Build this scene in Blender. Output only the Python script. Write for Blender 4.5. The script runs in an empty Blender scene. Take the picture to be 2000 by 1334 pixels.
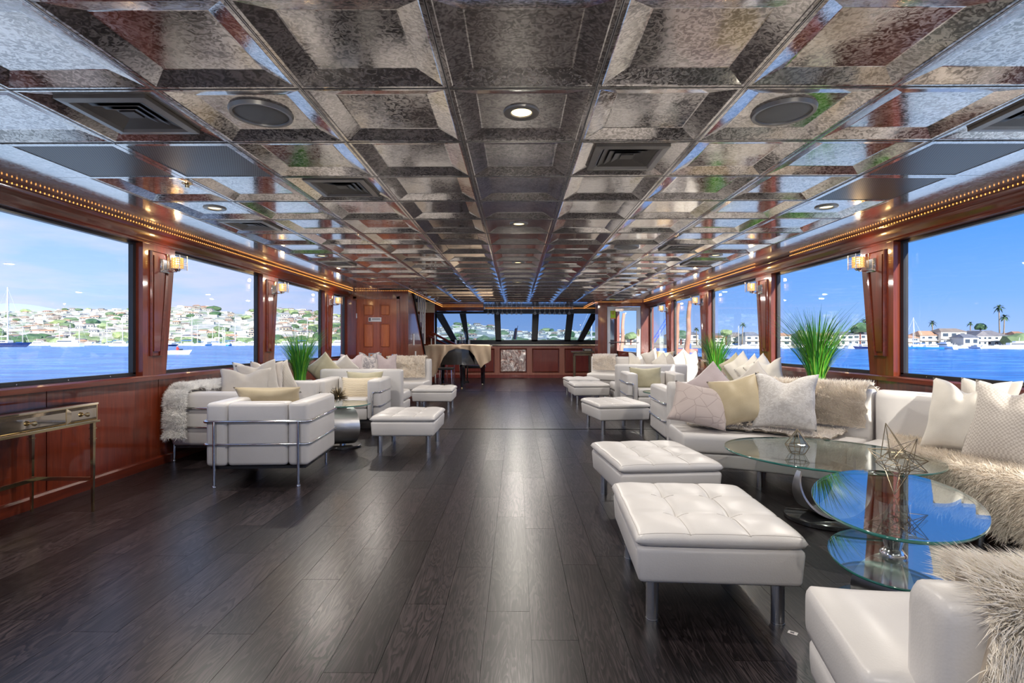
import bpy, bmesh, math, random
import numpy as np
from mathutils import Vector, Matrix, noise

# ------------------------------------------------------------------ camera
SC = bpy.context.scene
COL = SC.collection
FPX, HZ, YAW, CAMZ = 1037.0, 668.0, 8.0 / 1037.0, 1.147
cam_d = bpy.data.cameras.new('camera')
cam_d.sensor_width = 36.0
cam_d.lens = 36.0 * FPX / 2000.0
cam_d.shift_y = 1.0 / 2000.0
cam_d.clip_start = 0.05
cam_d.clip_end = 8000
cam = bpy.data.objects.new('camera', cam_d)
COL.objects.link(cam)
cam.location = (0, 0, CAMZ)
cam.rotation_euler = (math.pi / 2, 0, YAW)
SC.camera = cam

SC.view_settings.view_transform = 'Standard'
SC.view_settings.look = 'None'
SC.view_settings.gamma = 1.0
SC.view_settings.use_curve_mapping = False
SC.view_settings.exposure = 0.5
SC.cycles.max_bounces = 8
SC.cycles.transparent_max_bounces = 16
SC.cycles.glossy_bounces = 4
SC.cycles.sample_clamp_indirect = 6.0
SC.cycles.caustics_reflective = False
SC.cycles.caustics_refractive = False

# ------------------------------------------------------------------ sky
W = bpy.data.worlds.new('sky')
SC.world = W
W.use_nodes = True
nt = W.node_tree
nt.nodes.clear()
def N(t, typ, **kw):
    n = t.nodes.new(typ)
    for k, v in kw.items():
        setattr(n, k, v)
    return n
def L(t, a, b):
    t.links.new(a, b)
def ramp(t, fac, stops, interp='LINEAR'):
    r = N(t, 'ShaderNodeValToRGB')
    cr = r.color_ramp
    cr.interpolation = interp
    while len(cr.elements) < len(stops):
        cr.elements.new(0.5)
    for e, (p, c) in zip(cr.elements, stops):
        e.position = p
        e.color = tuple(c) + (1,) if len(c) == 3 else c
    if fac is not None:
        L(t, fac, r.inputs['Fac'])
    return r
def mth(t, op, a, b=None, c=None, clamp=False):
    m = N(t, 'ShaderNodeMath', operation=op)
    m.use_clamp = clamp
    for i, q in enumerate((a, b, c)):
        if q is None:
            continue
        if isinstance(q, (int, float)):
            m.inputs[i].default_value = q
        else:
            L(t, q, m.inputs[i])
    return m.outputs[0]
def mixc(t, fac, a, b, blend='MIX'):
    m = N(t, 'ShaderNodeMix', data_type='RGBA', blend_type=blend)
    for s, q in ((m.inputs[0], fac), (m.inputs[6], a), (m.inputs[7], b)):
        if isinstance(q, (int, float)):
            s.default_value = q
        elif isinstance(q, (tuple, list)):
            s.default_value = tuple(q) + (1,) if len(q) == 3 else q
        else:
            L(t, q, s)
    return m.outputs[2]

SKY_STRENGTH = .93
tc = N(nt, 'ShaderNodeTexCoord')
sp = N(nt, 'ShaderNodeSeparateXYZ')
L(nt, tc.outputs['Generated'], sp.inputs[0])
zc = mth(nt, 'MAXIMUM', sp.outputs[2], 0.0)
clear = ramp(nt, zc, [(0.0, (.36, .52, .90)), (.07, (.20, .42, .92)), (.2, (.065, .29, .90)), (.38, (.15, .38, .90)), (.55, (.17, .40, .86)), (1.0, (.12, .30, .74))])
hazy = ramp(nt, zc, [(0.0, (.52, .68, .95)), (.1, (.42, .61, .95)), (.25, (.20, .44, .92)), (.5, (.16, .38, .86)), (1.0, (.12, .30, .74))])
west = mth(nt, 'MULTIPLY_ADD', sp.outputs[0], -0.9, 0.42, clamp=True)
blue = mixc(nt, west, clear.outputs[0], hazy.outputs[0])
cz = mth(nt, 'ADD', zc, 0.10)
cb = N(nt, 'ShaderNodeCombineXYZ')
L(nt, mth(nt, 'DIVIDE', sp.outputs[0], cz), cb.inputs[0])
L(nt, mth(nt, 'DIVIDE', sp.outputs[1], cz), cb.inputs[1])
cn = N(nt, 'ShaderNodeTexNoise')
cn.inputs['Scale'].default_value = 0.62
cn.inputs['Detail'].default_value = 6
cn.inputs['Roughness'].default_value = .52
L(nt, cb.outputs[0], cn.inputs['Vector'])
cm = ramp(nt, cn.outputs[0], [(.42, (0, 0, 0)), (.58, (1, 1, 1))])
cmask = mth(nt, 'MULTIPLY', cm.outputs[0], mth(nt, 'MULTIPLY_ADD', sp.outputs[0], -1.6, 0.0, clamp=True))
skyc = mixc(nt, mth(nt, 'MULTIPLY', cmask, .85), blue, (.66, .68, .90))
bg = N(nt, 'ShaderNodeBackground')
L(nt, skyc, bg.inputs[0])
bg.inputs[1].default_value = SKY_STRENGTH
wo = N(nt, 'ShaderNodeOutputWorld')
L(nt, bg.outputs[0], wo.inputs[0])

# ------------------------------------------------------------------ sun
sd = bpy.data.lights.new('sun', 'SUN')
sd.energy = 8.0
sd.angle = math.radians(0.6)
sd.color = (1.0, .93, .82)
sun = bpy.data.objects.new('sun', sd)
COL.objects.link(sun)
sun.rotation_euler = Vector((-.25, 1.0, -.42)).to_track_quat('-Z', 'Y').to_euler()
DOWNLIGHT_W = 17.0

# ------------------------------------------------------------------ helpers
R = random.Random(7)
PI = math.pi
def at(x, y, Y):
    a, b = (x - 1000) / FPX, (HZ - y) / FPX
    rx, ry = a * math.cos(YAW) - math.sin(YAW), math.cos(YAW) + a * math.sin(YAW)
    t = Y / ry
    return Vector((rx * t, Y, CAMZ + b * t))
def link(o, parent=None):
    COL.objects.link(o)
    if parent is not None:
        o.parent = parent
    return o
def tag(o, label=None, cat=None, group=None, kind=None):
    if label: o['label'] = label
    if cat: o['category'] = cat
    if group: o['group'] = group
    if kind: o['kind'] = kind
    return o
def thing(name, label, cat, loc=(0, 0, 0), rz=0.0, group=None, kind=None):
    o = bpy.data.objects.new(name, None)
    o.empty_display_size = .1
    link(o)
    o.location = loc
    o.rotation_euler = (0, 0, rz)
    return tag(o, label, cat, group, kind)
def copy_tree(o, parent=None):
    c = o.copy()
    link(c, parent)
    for ch in o.children:
        copy_tree(ch, c)
    return c
_rb = {}
def rbox_data(sx, sy, sz, r, seg):
    key = (round(sx, 4), round(sy, 4), round(sz, 4), round(r, 4), seg)
    if key not in _rb:
        bm = bmesh.new()
        bmesh.ops.create_cube(bm, size=1)
        bmesh.ops.scale(bm, vec=(sx, sy, sz), verts=bm.verts)
        bmesh.ops.bevel(bm, geom=list(bm.edges), offset=r, segments=seg, profile=.5, affect='EDGES')
        bm.verts.index_update()
        _rb[key] = ([tuple(v.co) for v in bm.verts], [tuple(v.index for v in f.verts) for f in bm.faces])
        bm.free()
    return _rb[key]
class MB:
    def __init__(s):
        s.v, s.f = [], []
    def add(s, vs, fs, M=None):
        n = len(s.v)
        if M is not None:
            vs = [tuple(M @ Vector(v)) for v in vs]
        s.v += [tuple(v) for v in vs]
        s.f += [tuple(i + n for i in f) for f in fs]
        return s
    def box(s, c, d, rz=0.0, M=None):
        x, y, z = d[0] / 2, d[1] / 2, d[2] / 2
        vs = [(-x, -y, -z), (x, -y, -z), (x, y, -z), (-x, y, -z), (-x, -y, z), (x, -y, z), (x, y, z), (-x, y, z)]
        fs = [(0, 3, 2, 1), (4, 5, 6, 7), (0, 1, 5, 4), (1, 2, 6, 5), (2, 3, 7, 6), (3, 0, 4, 7)]
        T = Matrix.Translation(c) @ Matrix.Rotation(rz, 4, 'Z')
        return s.add(vs, fs, T if M is None else M @ T)
    def b2(s, a, b):
        return s.box([(a[i] + b[i]) / 2 for i in range(3)], [abs(b[i] - a[i]) for i in range(3)])
    def rbox(s, c, d, r, seg=2, rz=0.0, M=None):
        vs, fs = rbox_data(d[0], d[1], d[2], min(r, min(d) * .49), seg)
        T = Matrix.Translation(c) @ Matrix.Rotation(rz, 4, 'Z')
        return s.add(vs, fs, T if M is None else T @ M)
    def cyl(s, p0, p1, r, n=12, r2=None, caps=True):
        return s.tube([p0, p1], [r, r if r2 is None else r2], n, caps=caps)
    def tube(s, path, r, n=8, closed=False, caps=True):
        P = [Vector(p) for p in path]
        rs = r if isinstance(r, (list, tuple)) else [r] * len(P)
        m = len(P)
        base = len(s.v)
        prev = None
        for i, p in enumerate(P):
            a = P[i - 1] if (i > 0 or closed) else P[i]
            b = P[(i + 1) % m] if (i < m - 1 or closed) else P[i]
            t = (b - a)
            if t.length < 1e-9:
                t = Vector((0, 0, 1))
            t.normalize()
            if prev is None:
                u = t.orthogonal().normalized()
            else:
                u = (prev - t * prev.dot(t))
                u = u.normalized() if u.length > 1e-6 else t.orthogonal().normalized()
            prev = u
            w = t.cross(u)
            for k in range(n):
                q = 2 * PI * k / n
                s.v.append(tuple(p + (u * math.cos(q) + w * math.sin(q)) * rs[i]))
        for i in range(m if closed else m - 1):
            j = (i + 1) % m
            for k in range(n):
                l = (k + 1) % n
                s.f.append((base + i * n + k, base + i * n + l, base + j * n + l, base + j * n + k))
        if caps and not closed:
            s.f.append(tuple(base + k for k in range(n))[::-1])
            s.f.append(tuple(base + (m - 1) * n + k for k in range(n)))
        return s
    def lathe(s, prof, n=24, c=(0, 0, 0), cap=True):
        b = len(s.v)
        for r, z in prof:
            for k in range(n):
                q = 2 * PI * k / n
                s.v.append((c[0] + r * math.cos(q), c[1] + r * math.sin(q), c[2] + z))
        for i in range(len(prof) - 1):
            for k in range(n):
                l = (k + 1) % n
                s.f.append((b + i * n + k, b + i * n + l, b + (i + 1) * n + l, b + (i + 1) * n + k))
        if cap:
            s.f.append(tuple(b + k for k in range(n))[::-1])
            s.f.append(tuple(b + (len(prof) - 1) * n + k for k in range(n)))
        return s
    def prism(s, poly, z0, z1, M=None):
        n = len(poly)
        vs = [(p[0], p[1], z0) for p in poly] + [(p[0], p[1], z1) for p in poly]
        fs = [tuple(range(n))[::-1], tuple(range(n, 2 * n))] + [(i, (i + 1) % n, n + (i + 1) % n, n + i) for i in range(n)]
        return s.add(vs, fs, M)
    def grid(s, pts, nu, nv, wrapu=False):
        b = len(s.v)
        s.v += [tuple(p) for p in pts]
        for i in range(nu if wrapu else nu - 1):
            for j in range(nv - 1):
                i2 = (i + 1) % nu
                s.f.append((b + i * nv + j, b + i2 * nv + j, b + i2 * nv + j + 1, b + i * nv + j + 1))
        return s
    def mesh(s, name, mat, smooth=None):
        me = bpy.data.meshes.new(name)
        me.from_pydata(s.v, [], s.f)
        if mat is not None:
            me.materials.append(mat)
        bm = bmesh.new(); bm.from_mesh(me)
        bmesh.ops.recalc_face_normals(bm, faces=bm.faces)
        bm.to_mesh(me); bm.free()
        if smooth:
            me.shade_smooth()
            if smooth is not True:
                me.set_sharp_from_angle(angle=math.radians(smooth))
        me.update()
        return me
    def obj(s, name, mat, parent=None, smooth=None, **tags):
        o = bpy.data.objects.new(name, s.mesh(name, mat, smooth))
        link(o, parent)
        return tag(o, **tags)
def inst(name, me, parent=None, loc=(0, 0, 0), rot=(0, 0, 0), sc=(1, 1, 1), **tags):
    o = bpy.data.objects.new(name, me)
    link(o, parent)
    o.location = loc
    o.rotation_euler = rot
    o.scale = sc
    return tag(o, **tags)
def struct(o):
    o['kind'] = 'structure'
    return o

# ------------------------------------------------------------------ materials
def newmat(name):
    m = bpy.data.materials.new(name)
    m.use_nodes = True
    t = m.node_tree
    t.nodes.clear()
    o = N(t, 'ShaderNodeOutputMaterial')
    return m, t, o
def pbsdf(t, out, base=(.8, .8, .8), rough=.5, metal=0., spec=.5, coat=0., coat_r=.05, **kw):
    b = N(t, 'ShaderNodeBsdfPrincipled')
    for k, v in (('Base Color', base), ('Roughness', rough), ('Metallic', metal), ('Specular IOR Level', spec), ('Coat Weight', coat), ('Coat Roughness', coat_r)):
        if isinstance(v, (int, float)):
            b.inputs[k].default_value = v
        elif isinstance(v, tuple):
            b.inputs[k].default_value = v + (1,)
        else:
            L(t, v, b.inputs[k])
    for k, v in kw.items():
        k = k.replace('_', ' ')
        if isinstance(v, tuple):
            v = v + (1,)
        b.inputs[k].default_value = v
    L(t, b.outputs[0], out.inputs[0])
    return b
def coords(t, kind='Object', scale=(1, 1, 1), rot=(0, 0, 0)):
    c = N(t, 'ShaderNodeTexCoord')
    mp = N(t, 'ShaderNodeMapping')
    mp.inputs['Scale'].default_value = scale
    mp.inputs['Rotation'].default_value = rot
    L(t, c.outputs[kind], mp.inputs['Vector'])
    return mp.outputs[0]
def wpos(t, scale=(1, 1, 1)):
    g = N(t, 'ShaderNodeNewGeometry')
    mp = N(t, 'ShaderNodeMapping')
    mp.inputs['Scale'].default_value = scale
    L(t, g.outputs['Position'], mp.inputs['Vector'])
    return mp.outputs[0]
def nz(t, vec, scale=5., detail=3., rough=.5, dist=0.):
    n = N(t, 'ShaderNodeTexNoise')
    n.inputs['Scale'].default_value = scale
    n.inputs['Detail'].default_value = detail
    n.inputs['Roughness'].default_value = rough
    n.inputs['Distortion'].default_value = dist
    L(t, vec, n.inputs['Vector'])
    return n.outputs[0]
def bump(t, b, h, strength=.3, dist=.01):
    n = N(t, 'ShaderNodeBump')
    n.inputs['Strength'].default_value = strength
    n.inputs['Distance'].default_value = dist
    L(t, h, n.inputs['Height'])
    L(t, n.outputs[0], b.inputs['Normal'])
    return n
def simple(name, base, rough=.5, metal=0., spec=.5, coat=0., var=.0, vscale=6., bmp=0., bscale=60., coords_kind='Object', **kw):
    m, t, o = newmat(name)
    v = coords(t, coords_kind)
    col = base
    f = nz(t, v, vscale, 3)
    lo = tuple(c * (1 - var) for c in base)
    hi = tuple(min(1, c * (1 + var)) for c in base)
    col = ramp(t, f, [(.3, lo), (.7, hi)]).outputs[0]
    b = pbsdf(t, o, col, rough, metal, spec, coat, **kw)
    if bmp:
        bump(t, b, nz(t, v, bscale, 2), bmp, .01)
    return m
def emis(name, col, strength):
    m, t, o = newmat(name)
    e = N(t, 'ShaderNodeEmission')
    e.inputs[0].default_value = tuple(col) + (1,)
    e.inputs[1].default_value = strength
    L(t, e.outputs[0], o.inputs[0])
    return m
def wood(name, lo, hi, axis='Z', rough=.35, coat=.6, coat_r=.06, scale=1.0, spec=.4):
    m, t, o = newmat(name)
    sc = {'Z': (14, 14, .9), 'Y': (14, .9, 14), 'X': (.9, 14, 14)}[axis]
    v = wpos(t, tuple(s * scale for s in sc))
    f1 = nz(t, v, 1.6, 6, .6, .6)
    f2 = nz(t, wpos(t, tuple(s * scale * 4 for s in sc)), 2.2, 3)
    f = mth(t, 'ADD', mth(t, 'MULTIPLY', f1, .75), mth(t, 'MULTIPLY', f2, .25))
    col = ramp(t, f, [(.33, lo), (.68, hi)]).outputs[0]
    b = pbsdf(t, o, col, rough, 0, spec, coat, coat_r)
    bump(t, b, nz(t, wpos(t, (1.3, 1.3, 1.3)), 1.6, 2), .05, .02)
    return m
M = {}
M['mahogany'] = wood('mahogany', (.085, .011, .0035), (.225, .035, .009), 'Z', coat=.8)
M['mahogany_h'] = wood('mahogany_rail', (.075, .010, .0035), (.19, .029, .009), 'Y', coat=.8)
M['mahogany_x'] = wood('mahogany_cross', (.09, .012, .006), (.20, .030, .013), 'X', coat=.8)
M['redwood'] = wood('bar_veneer', (.42, .15, .095), (.58, .23, .155), 'Z', coat=.4, coat_r=.2)  # raised base colour stands in for light falling on the bar
M['redpanel'] = wood('bar_panel', (.20, .028, .018), (.32, .05, .03), 'Z', coat=.7)
M['doorwood'] = wood('door_wood', (.20, .036, .011), (.42, .095, .026), 'Z', coat=.5, coat_r=.12)
M['doorpanel'] = wood('door_panel_wood', (.30, .055, .012), (.55, .15, .03), 'Z', coat=.5, coat_r=.12)
M['black'] = simple('black_frame', (.012, .013, .016), .35, var=.15)
M['blackgloss'] = simple('black_lacquer', (.006, .007, .010), .12, coat=1.0, var=.1)
M['darkmetal'] = simple('dark_vent_metal', (.14, .13, .118), .45, .6, var=.1)
M['ventgrey'] = simple('grey_vent_frame', (.34, .32, .29), .36, .4, var=.08)
M['speaker'] = simple('speaker_grille_cloth', (.24, .23, .21), .5, .4, var=.06, bmp=.5, bscale=900)
M['chrome'] = simple('polished_chrome', (.78, .78, .79), .10, 1.0, var=.03)
M['steel'] = simple('brushed_steel', (.60, .60, .61), .26, 1.0, var=.05)
M['silver'] = simple('satin_silver', (.62, .62, .63), .30, 1.0, var=.05)
M['gold'] = simple('polished_brass', (.74, .58, .32), .12, 1.0, var=.06)
M['mirror_gold'] = simple('champagne_mirror', (.72, .62, .48), .05, 1.0, var=.03)
M['brasswire'] = simple('antique_brass_wire', (.32, .26, .17), .32, .9, var=.1)
M['white_paint'] = simple('white_paint', (.78, .78, .77), .4, var=.03)
M['cream'] = simple('cream_paint', (.80, .72, .55), .5, var=.03)
M['blackdisk'] = simple('black_marble_base', (.02, .02, .022), .15, coat=.6, var=.5, vscale=14)
M['signmetal'] = simple('engraved_sign_metal', (.55, .53, .52), .35, .5, var=.04)
M['signorange'] = simple('orange_lettering', (.85, .28, .03), .5, var=.05)
M['signdark'] = simple('dark_lettering', (.06, .06, .07), .5, var=.05)
M['signlime'] = simple('lime_sticker', (.42, .62, .02), .5, var=.05)
M['signred'] = simple('red_symbol', (.62, .12, .05), .5, var=.05)
def leather():
    m, t, o = newmat('white_leather')
    v = coords(t, 'Object')
    col = ramp(t, nz(t, v, 2.5, 3), [(.3, (.62, .595, .575)), (.7, (.68, .655, .635))]).outputs[0]
    b = pbsdf(t, o, col, .42, 0, .45, .12, .25)
    vo = N(t, 'ShaderNodeTexVoronoi')
    vo.inputs['Scale'].default_value = 160
    L(t, v, vo.inputs['Vector'])
    hh = mth(t, 'ADD', mth(t, 'MULTIPLY', vo.outputs[0], .12), nz(t, v, 7, 3))
    bump(t, b, hh, .10, .02)
    return m
M['leather'] = leather()
def fabric(name, c1, c2, kind='plain', scale=1.0, rough=.75, sheen=.3, bs=.25):
    m, t, o = newmat(name)
    v = coords(t, 'Object')
    if kind == 'plain':
        f = nz(t, v, 9 * scale, 4)
        h = nz(t, v, 220 * scale, 2)
    elif kind == 'damask':
        a = N(t, 'ShaderNodeTexWave', wave_type='RINGS')
        a.inputs['Scale'].default_value = 9 * scale
        a.inputs['Distortion'].default_value = 9
        a.inputs['Detail'].default_value = 2
        L(t, v, a.inputs['Vector'])
        f = h = a.outputs[1]
    elif kind == 'rings':
        vo = N(t, 'ShaderNodeTexVoronoi', feature='DISTANCE_TO_EDGE')
        vo.inputs['Scale'].default_value = 11 * scale
        L(t, v, vo.inputs['Vector'])
        f = h = ramp(t, vo.outputs[0], [(.0, (0, 0, 0)), (.045, (1, 1, 1))]).outputs[0]
    elif kind == 'ribs':
        a = N(t, 'ShaderNodeTexWave', bands_direction='X')
        a.inputs['Scale'].default_value = 22 * scale
        a.inputs['Distortion'].default_value = .6
        L(t, v, a.inputs['Vector'])
        f = h = a.outputs[1]
    elif kind == 'ruche':
        a = N(t, 'ShaderNodeTexWave', bands_direction='Y')
        a.inputs['Scale'].default_value = 15 * scale
        a.inputs['Distortion'].default_value = 3.2
        a.inputs['Detail'].default_value = 3
        L(t, v, a.inputs['Vector'])
        f = h = a.outputs[1]
    elif kind == 'weave':
        c = N(t, 'ShaderNodeTexChecker')
        c.inputs['Scale'].default_value = 90 * scale
        L(t, v, c.inputs['Vector'])
        f = h = c.outputs[1]
    elif kind == 'floral':
        f = ramp(t, nz(t, v, 13 * scale, 4, .6, 1.5), [(.42, (0, 0, 0)), (.58, (1, 1, 1))]).outputs[0]
        h = f
    col = ramp(t, f, [(.2, c1), (.8, c2)]).outputs[0]
    b = pbsdf(t, o, col, rough, 0, .3, Sheen_Weight=sheen)
    bump(t, b, h, bs, .004)
    return m
M['linen'] = fabric('beige_linen', (.50, .455, .405), (.58, .54, .49))
M['ivory'] = fabric('ivory_cotton', (.66, .61, .53), (.74, .70, .63))
M['gold_satin'] = fabric('gold_satin', (.45, .36, .22), (.56, .47, .31), rough=.42)
M['olive_satin'] = fabric('olive_satin', (.40, .36, .23), (.50, .46, .32), rough=.45)
M['mauve'] = fabric('mauve_velvet', (.42, .34, .345), (.52, .44, .44), sheen=.5)
M['blush_rings'] = fabric('blush_ring_print', (.40, .325, .30), (.50, .42, .39), 'rings', .8)
M['damask'] = fabric('white_damask', (.575, .54, .505), (.68, .65, .615), 'floral', 2.4)
M['ribbed'] = fabric('ribbed_knit', (.48, .43, .37), (.66, .61, .55), 'ribs', bs=.6)
M['ruched'] = fabric('ruched_cream', (.62, .50, .33), (.78, .69, .53), 'ruche', bs=.6)
M['silk'] = fabric('champagne_silk', (.50, .44, .38), (.68, .62, .56), rough=.35)
M['weave'] = fabric('woven_oatmeal', (.46, .41, .36), (.62, .57, .52), 'weave')
M['floral'] = fabric('grey_floral', (.30, .28, .29), (.58, .53, .51), 'floral')
M['peach'] = fabric('peach_satin', (.68, .48, .28), (.78, .60, .40), rough=.45)
def furmat(name, c1, c2):
    m, t, o = newmat(name)
    g = N(t, 'ShaderNodeNewGeometry')
    col = ramp(t, g.outputs['Random Per Island'], [(.0, c1), (1., c2)]).outputs[0]
    pbsdf(t, o, col, .55, 0, .25, Sheen_Weight=.25)
    return m
M['fur_beige'] = furmat('beige_faux_fur', (.78, .68, .56), (.97, .91, .82))
M['fur_white'] = furmat('white_faux_fur', (.90, .88, .85), (.98, .97, .95))
M['fur_grey'] = furmat('silver_beige_fur', (.80, .73, .66), (.97, .93, .88))
M['sheepskin'] = furmat('cream_sheepskin', (.84, .75, .62), (.98, .94, .87))
M['hide'] = simple('fur_backing', (.76, .68, .58), .8, var=.1)
M['hide_w'] = simple('white_fur_backing', (.88, .86, .83), .8, var=.08)
M['suede'] = simple('tan_suede_throw', (.56, .43, .30), .75, var=.14, vscale=4, Sheen_Weight=.4)
def glassmat(name, tint, ior=1.45, gl=.98):
    m, t, o = newmat(name)
    tr = N(t, 'ShaderNodeBsdfTransparent')
    tr.inputs[0].default_value = tuple(tint) + (1,)
    gs = N(t, 'ShaderNodeBsdfGlossy')
    gs.inputs['Roughness'].default_value = 0.0
    gs.inputs[0].default_value = (gl, gl, gl, 1)
    fr = N(t, 'ShaderNodeFresnel')
    ge = N(t, 'ShaderNodeNewGeometry')
    L(t, mth(t, 'MULTIPLY_ADD', ge.outputs['Backfacing'], 1.0 / ior - ior, ior), fr.inputs[0])
    mx = N(t, 'ShaderNodeMixShader')
    L(t, fr.outputs[0], mx.inputs[0])
    L(t, tr.outputs[0], mx.inputs[1])
    L(t, gs.outputs[0], mx.inputs[2])
    L(t, mx.outputs[0], o.inputs[0])
    return m
M['pane'] = glassmat('window_glass', (.97, .98, .985), 1.28)
M['pane_tint'] = glassmat('tinted_windshield_glass', (.62, .70, .78), 1.3)
M['tabletop'] = glassmat('table_glass', (.88, .94, .92), 3.0)
M['clearglass'] = glassmat('clear_glass', (.95, .96, .96), 1.5)
M['glassedge'] = simple('green_glass_edge', (.02, .16, .13), .08, spec=.8, coat=1.0, var=.2)
M['bulb'] = emis('warm_bulb', (1.0, .38, .08), 1.9)
M['lens'] = emis('downlight_lens', (1.0, .76, .40), 2.6)
M['sconce_glow'] = emis('sconce_bulb', (1.0, .66, .22), 8.0)
M['amber'] = simple('amber_crystal', (.75, .50, .22), .12, spec=.8, coat=.8, var=.5, vscale=30, Emission_Color=(1.0, .50, .12), Emission_Strength=.55)
# ================================================================== STRUCTURE
XW, CZ, SILL, HEAD = 3.34, 2.194, .862, 2.025
Y_AFT, Y_BOW = -2.6, 18.2
# ---------- floor planks
def plankmat():
    m, t, o = newmat('dark_oak_vinyl')
    g = N(t, 'ShaderNodeNewGeometry')
    oi = N(t, 'ShaderNodeObjectInfo')
    rnd = mth(t, 'FRACT', mth(t, 'ADD', g.outputs['Random Per Island'], oi.outputs['Random']))
    mp = N(t, 'ShaderNodeMapping')
    L(t, g.outputs['Position'], mp.inputs['Vector'])
    cbx = N(t, 'ShaderNodeCombineXYZ')
    L(t, mth(t, 'MULTIPLY', rnd, 37.0), cbx.inputs[0])
    L(t, mth(t, 'MULTIPLY', rnd, 91.0), cbx.inputs[1])
    L(t, cbx.outputs[0], mp.inputs['Location'])
    ms = N(t, 'ShaderNodeMapping')
    ms.inputs['Scale'].default_value = (17.0, 1.7, 1)
    L(t, mp.outputs[0], ms.inputs['Vector'])
    base = nz(t, ms.outputs[0], .75, 3, .55, .8)
    rings = mth(t, 'FRACT', mth(t, 'MULTIPLY', base, 13.0))
    ringr = ramp(t, rings, [(0, (0, 0, 0)), (.5, (.75, .75, .75)), (.86, (1, 1, 1)), (1, (.05, .05, .05))]).outputs[0]
    mf = N(t, 'ShaderNodeMapping')
    mf.inputs['Scale'].default_value = (150, 5, 1)
    L(t, mp.outputs[0], mf.inputs['Vector'])
    fine = nz(t, mf.outputs[0], 1.0, 3, .6)
    fac = mth(t, 'ADD', mth(t, 'MULTIPLY', ringr, .36), mth(t, 'MULTIPLY', fine, .64))
    fac = mth(t, 'ADD', fac, mth(t, 'MULTIPLY', mth(t, 'SUBTRACT', rnd, .5), .20))
    col = ramp(t, fac, [(.24, (.003, .0023, .0026)), (.5, (.0095, .0070, .0080)), (.82, (.060, .046, .048))]).outputs[0]
    rr = ramp(t, fac, [(.2, (.34, .34, .34)), (.8, (.28, .28, .28))]).outputs[0]
    b = pbsdf(t, o, col, rr, 0, .40)
    return m
M['plank'] = plankmat()
fl = MB(); fl.b2((-3.5, Y_AFT - .12, -.10), (3.5, Y_BOW, -.012))
floor = struct(fl.obj('floor', M['black']))
PW, PL = .182, 1.22
pm = MB(); pm.box((0, 0, -.006), (PW - .0016, PL - .0016, .012))
plank_me = pm.mesh('plank', M['plank'])
cand = []
ncol = int(6.8 / PW) + 1
for i in range(ncol):
    x = -3.40 + PW * (i + .5)
    off = R.random() * PL
    y = Y_AFT - .1 + off * .98
    while y < 17.2:
        cand.append((x, y))
        y += PL
def inview(x, y):
    if y + PL / 2 < 1.75: return False
    yy = max(y, 1.75)
    return abs(x) / yy < 1.0
vis = sorted([c for c in cand if inview(*c)], key=lambda c: c[1])
near = set(vis[:296])
rest = MB()
for c in cand:
    if c in near:
        inst('plank', plank_me, floor, (c[0], c[1], 0))
    else:
        rest.box((c[0], c[1], -.006), (PW - .0016, PL - .0016, .012))
rest.obj('far_planks', M['plank'], floor, kind='stuff')
# raised threshold seams across the floor
for yy, nm in ((12.25, 0), (7.0, 1)):
    s = MB(); s.rbox((0.35 if nm else 0, yy, .002), (6.0 if nm == 0 else 5.9, .035, .006), .002, 1)
    s.obj('floor_seam_strip', M['black'], floor)

# ---------- ceiling
def ceilmat(name, dark, light, bumpk=1.0, mott=1.0):
    m, t, o = newmat(name)
    v = wpos(t)
    a = nz(t, v, 38, 3, .55, 1.8)
    b2 = nz(t, v, 5, 2)
    f = mth(t, 'ADD', mth(t, 'MULTIPLY', a, .85), mth(t, 'MULTIPLY', b2, .15))
    k = ramp(t, f, [(.43, (0, 0, 0)), (.56, (1, 1, 1))]).outputs[0]
    col = mixc(t, k, dark, light)
    rr = ramp(t, k, [(0, (.08, .08, .08)), (1, (.17, .17, .17))]).outputs[0]
    b = pbsdf(t, o, col, rr, .72, .5, .6, .015, Coat_IOR=1.55)
    h = mth(t, 'ADD', mth(t, 'MULTIPLY', nz(t, v, 2.2, 2), 1.0), mth(t, 'MULTIPLY', k, .012))
    n1 = bump(t, b, h, .06 * bumpk, .05)
    L(t, n1.outputs[0], b.inputs['Coat Normal'])
    return m
M['tile'] = ceilmat('pressed_tin_mottled', (.34, .31, .285), (.82, .76, .71))
M['flatpanel'] = ceilmat('polished_tin_panel', (.50, .50, .485), (.80, .79, .77), .5)
M['grille'] = ceilmat('perforated_grille', (.05, .05, .05), (.12, .12, .12))
slab = MB(); slab.b2((-3.6, Y_AFT - 2.6, CZ + .085), (3.6, Y_BOW + .2, CZ + .14))  # slab runs past the aft end, an unseen overhang added to block sun
ceiling = struct(slab.obj('ceiling', M['black']))
TX, TY, X0, Y0 = .61, .585, .025, 2.19
def tile_mesh(hx, hy):
    b = MB()
    rings = [(0, 0), (.016, 0), (.020, .0022), (.104, .0275), (.110, .0280)]
    vs = []
    for ins, z in rings:
        vs += [(-hx + ins, -hy + ins, z), (hx - ins, -hy + ins, z), (hx - ins, hy - ins, z), (-hx + ins, hy - ins, z)]
    fs = []
    for i in range(len(rings) - 1):
        for k in range(4):
            l = (k + 1) % 4
            fs.append((i * 4 + k, i * 4 + l, i * 4 + 4 + l, i * 4 + 4 + k))
    q = (len(rings) - 1) * 4
    fs.append((q, q + 1, q + 2, q + 3))
    # back of the pressing, so the tile has a thickness
    n = len(vs)
    vs += [(-hx, -hy, .04), (hx, -hy, .04), (hx, hy, .04), (-hx, hy, .04)]
    for k in range(4):
        l = (k + 1) % 4
        fs.append((k, n + k, n + l, l))
    fs.append((n + 3, n + 2, n + 1, n))
    b.add(vs, fs)
    return b.mesh('ceiling_tile', M['tile'])
tile_me = tile_mesh(TX / 2 - .003, TY / 2 - .0015)
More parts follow.
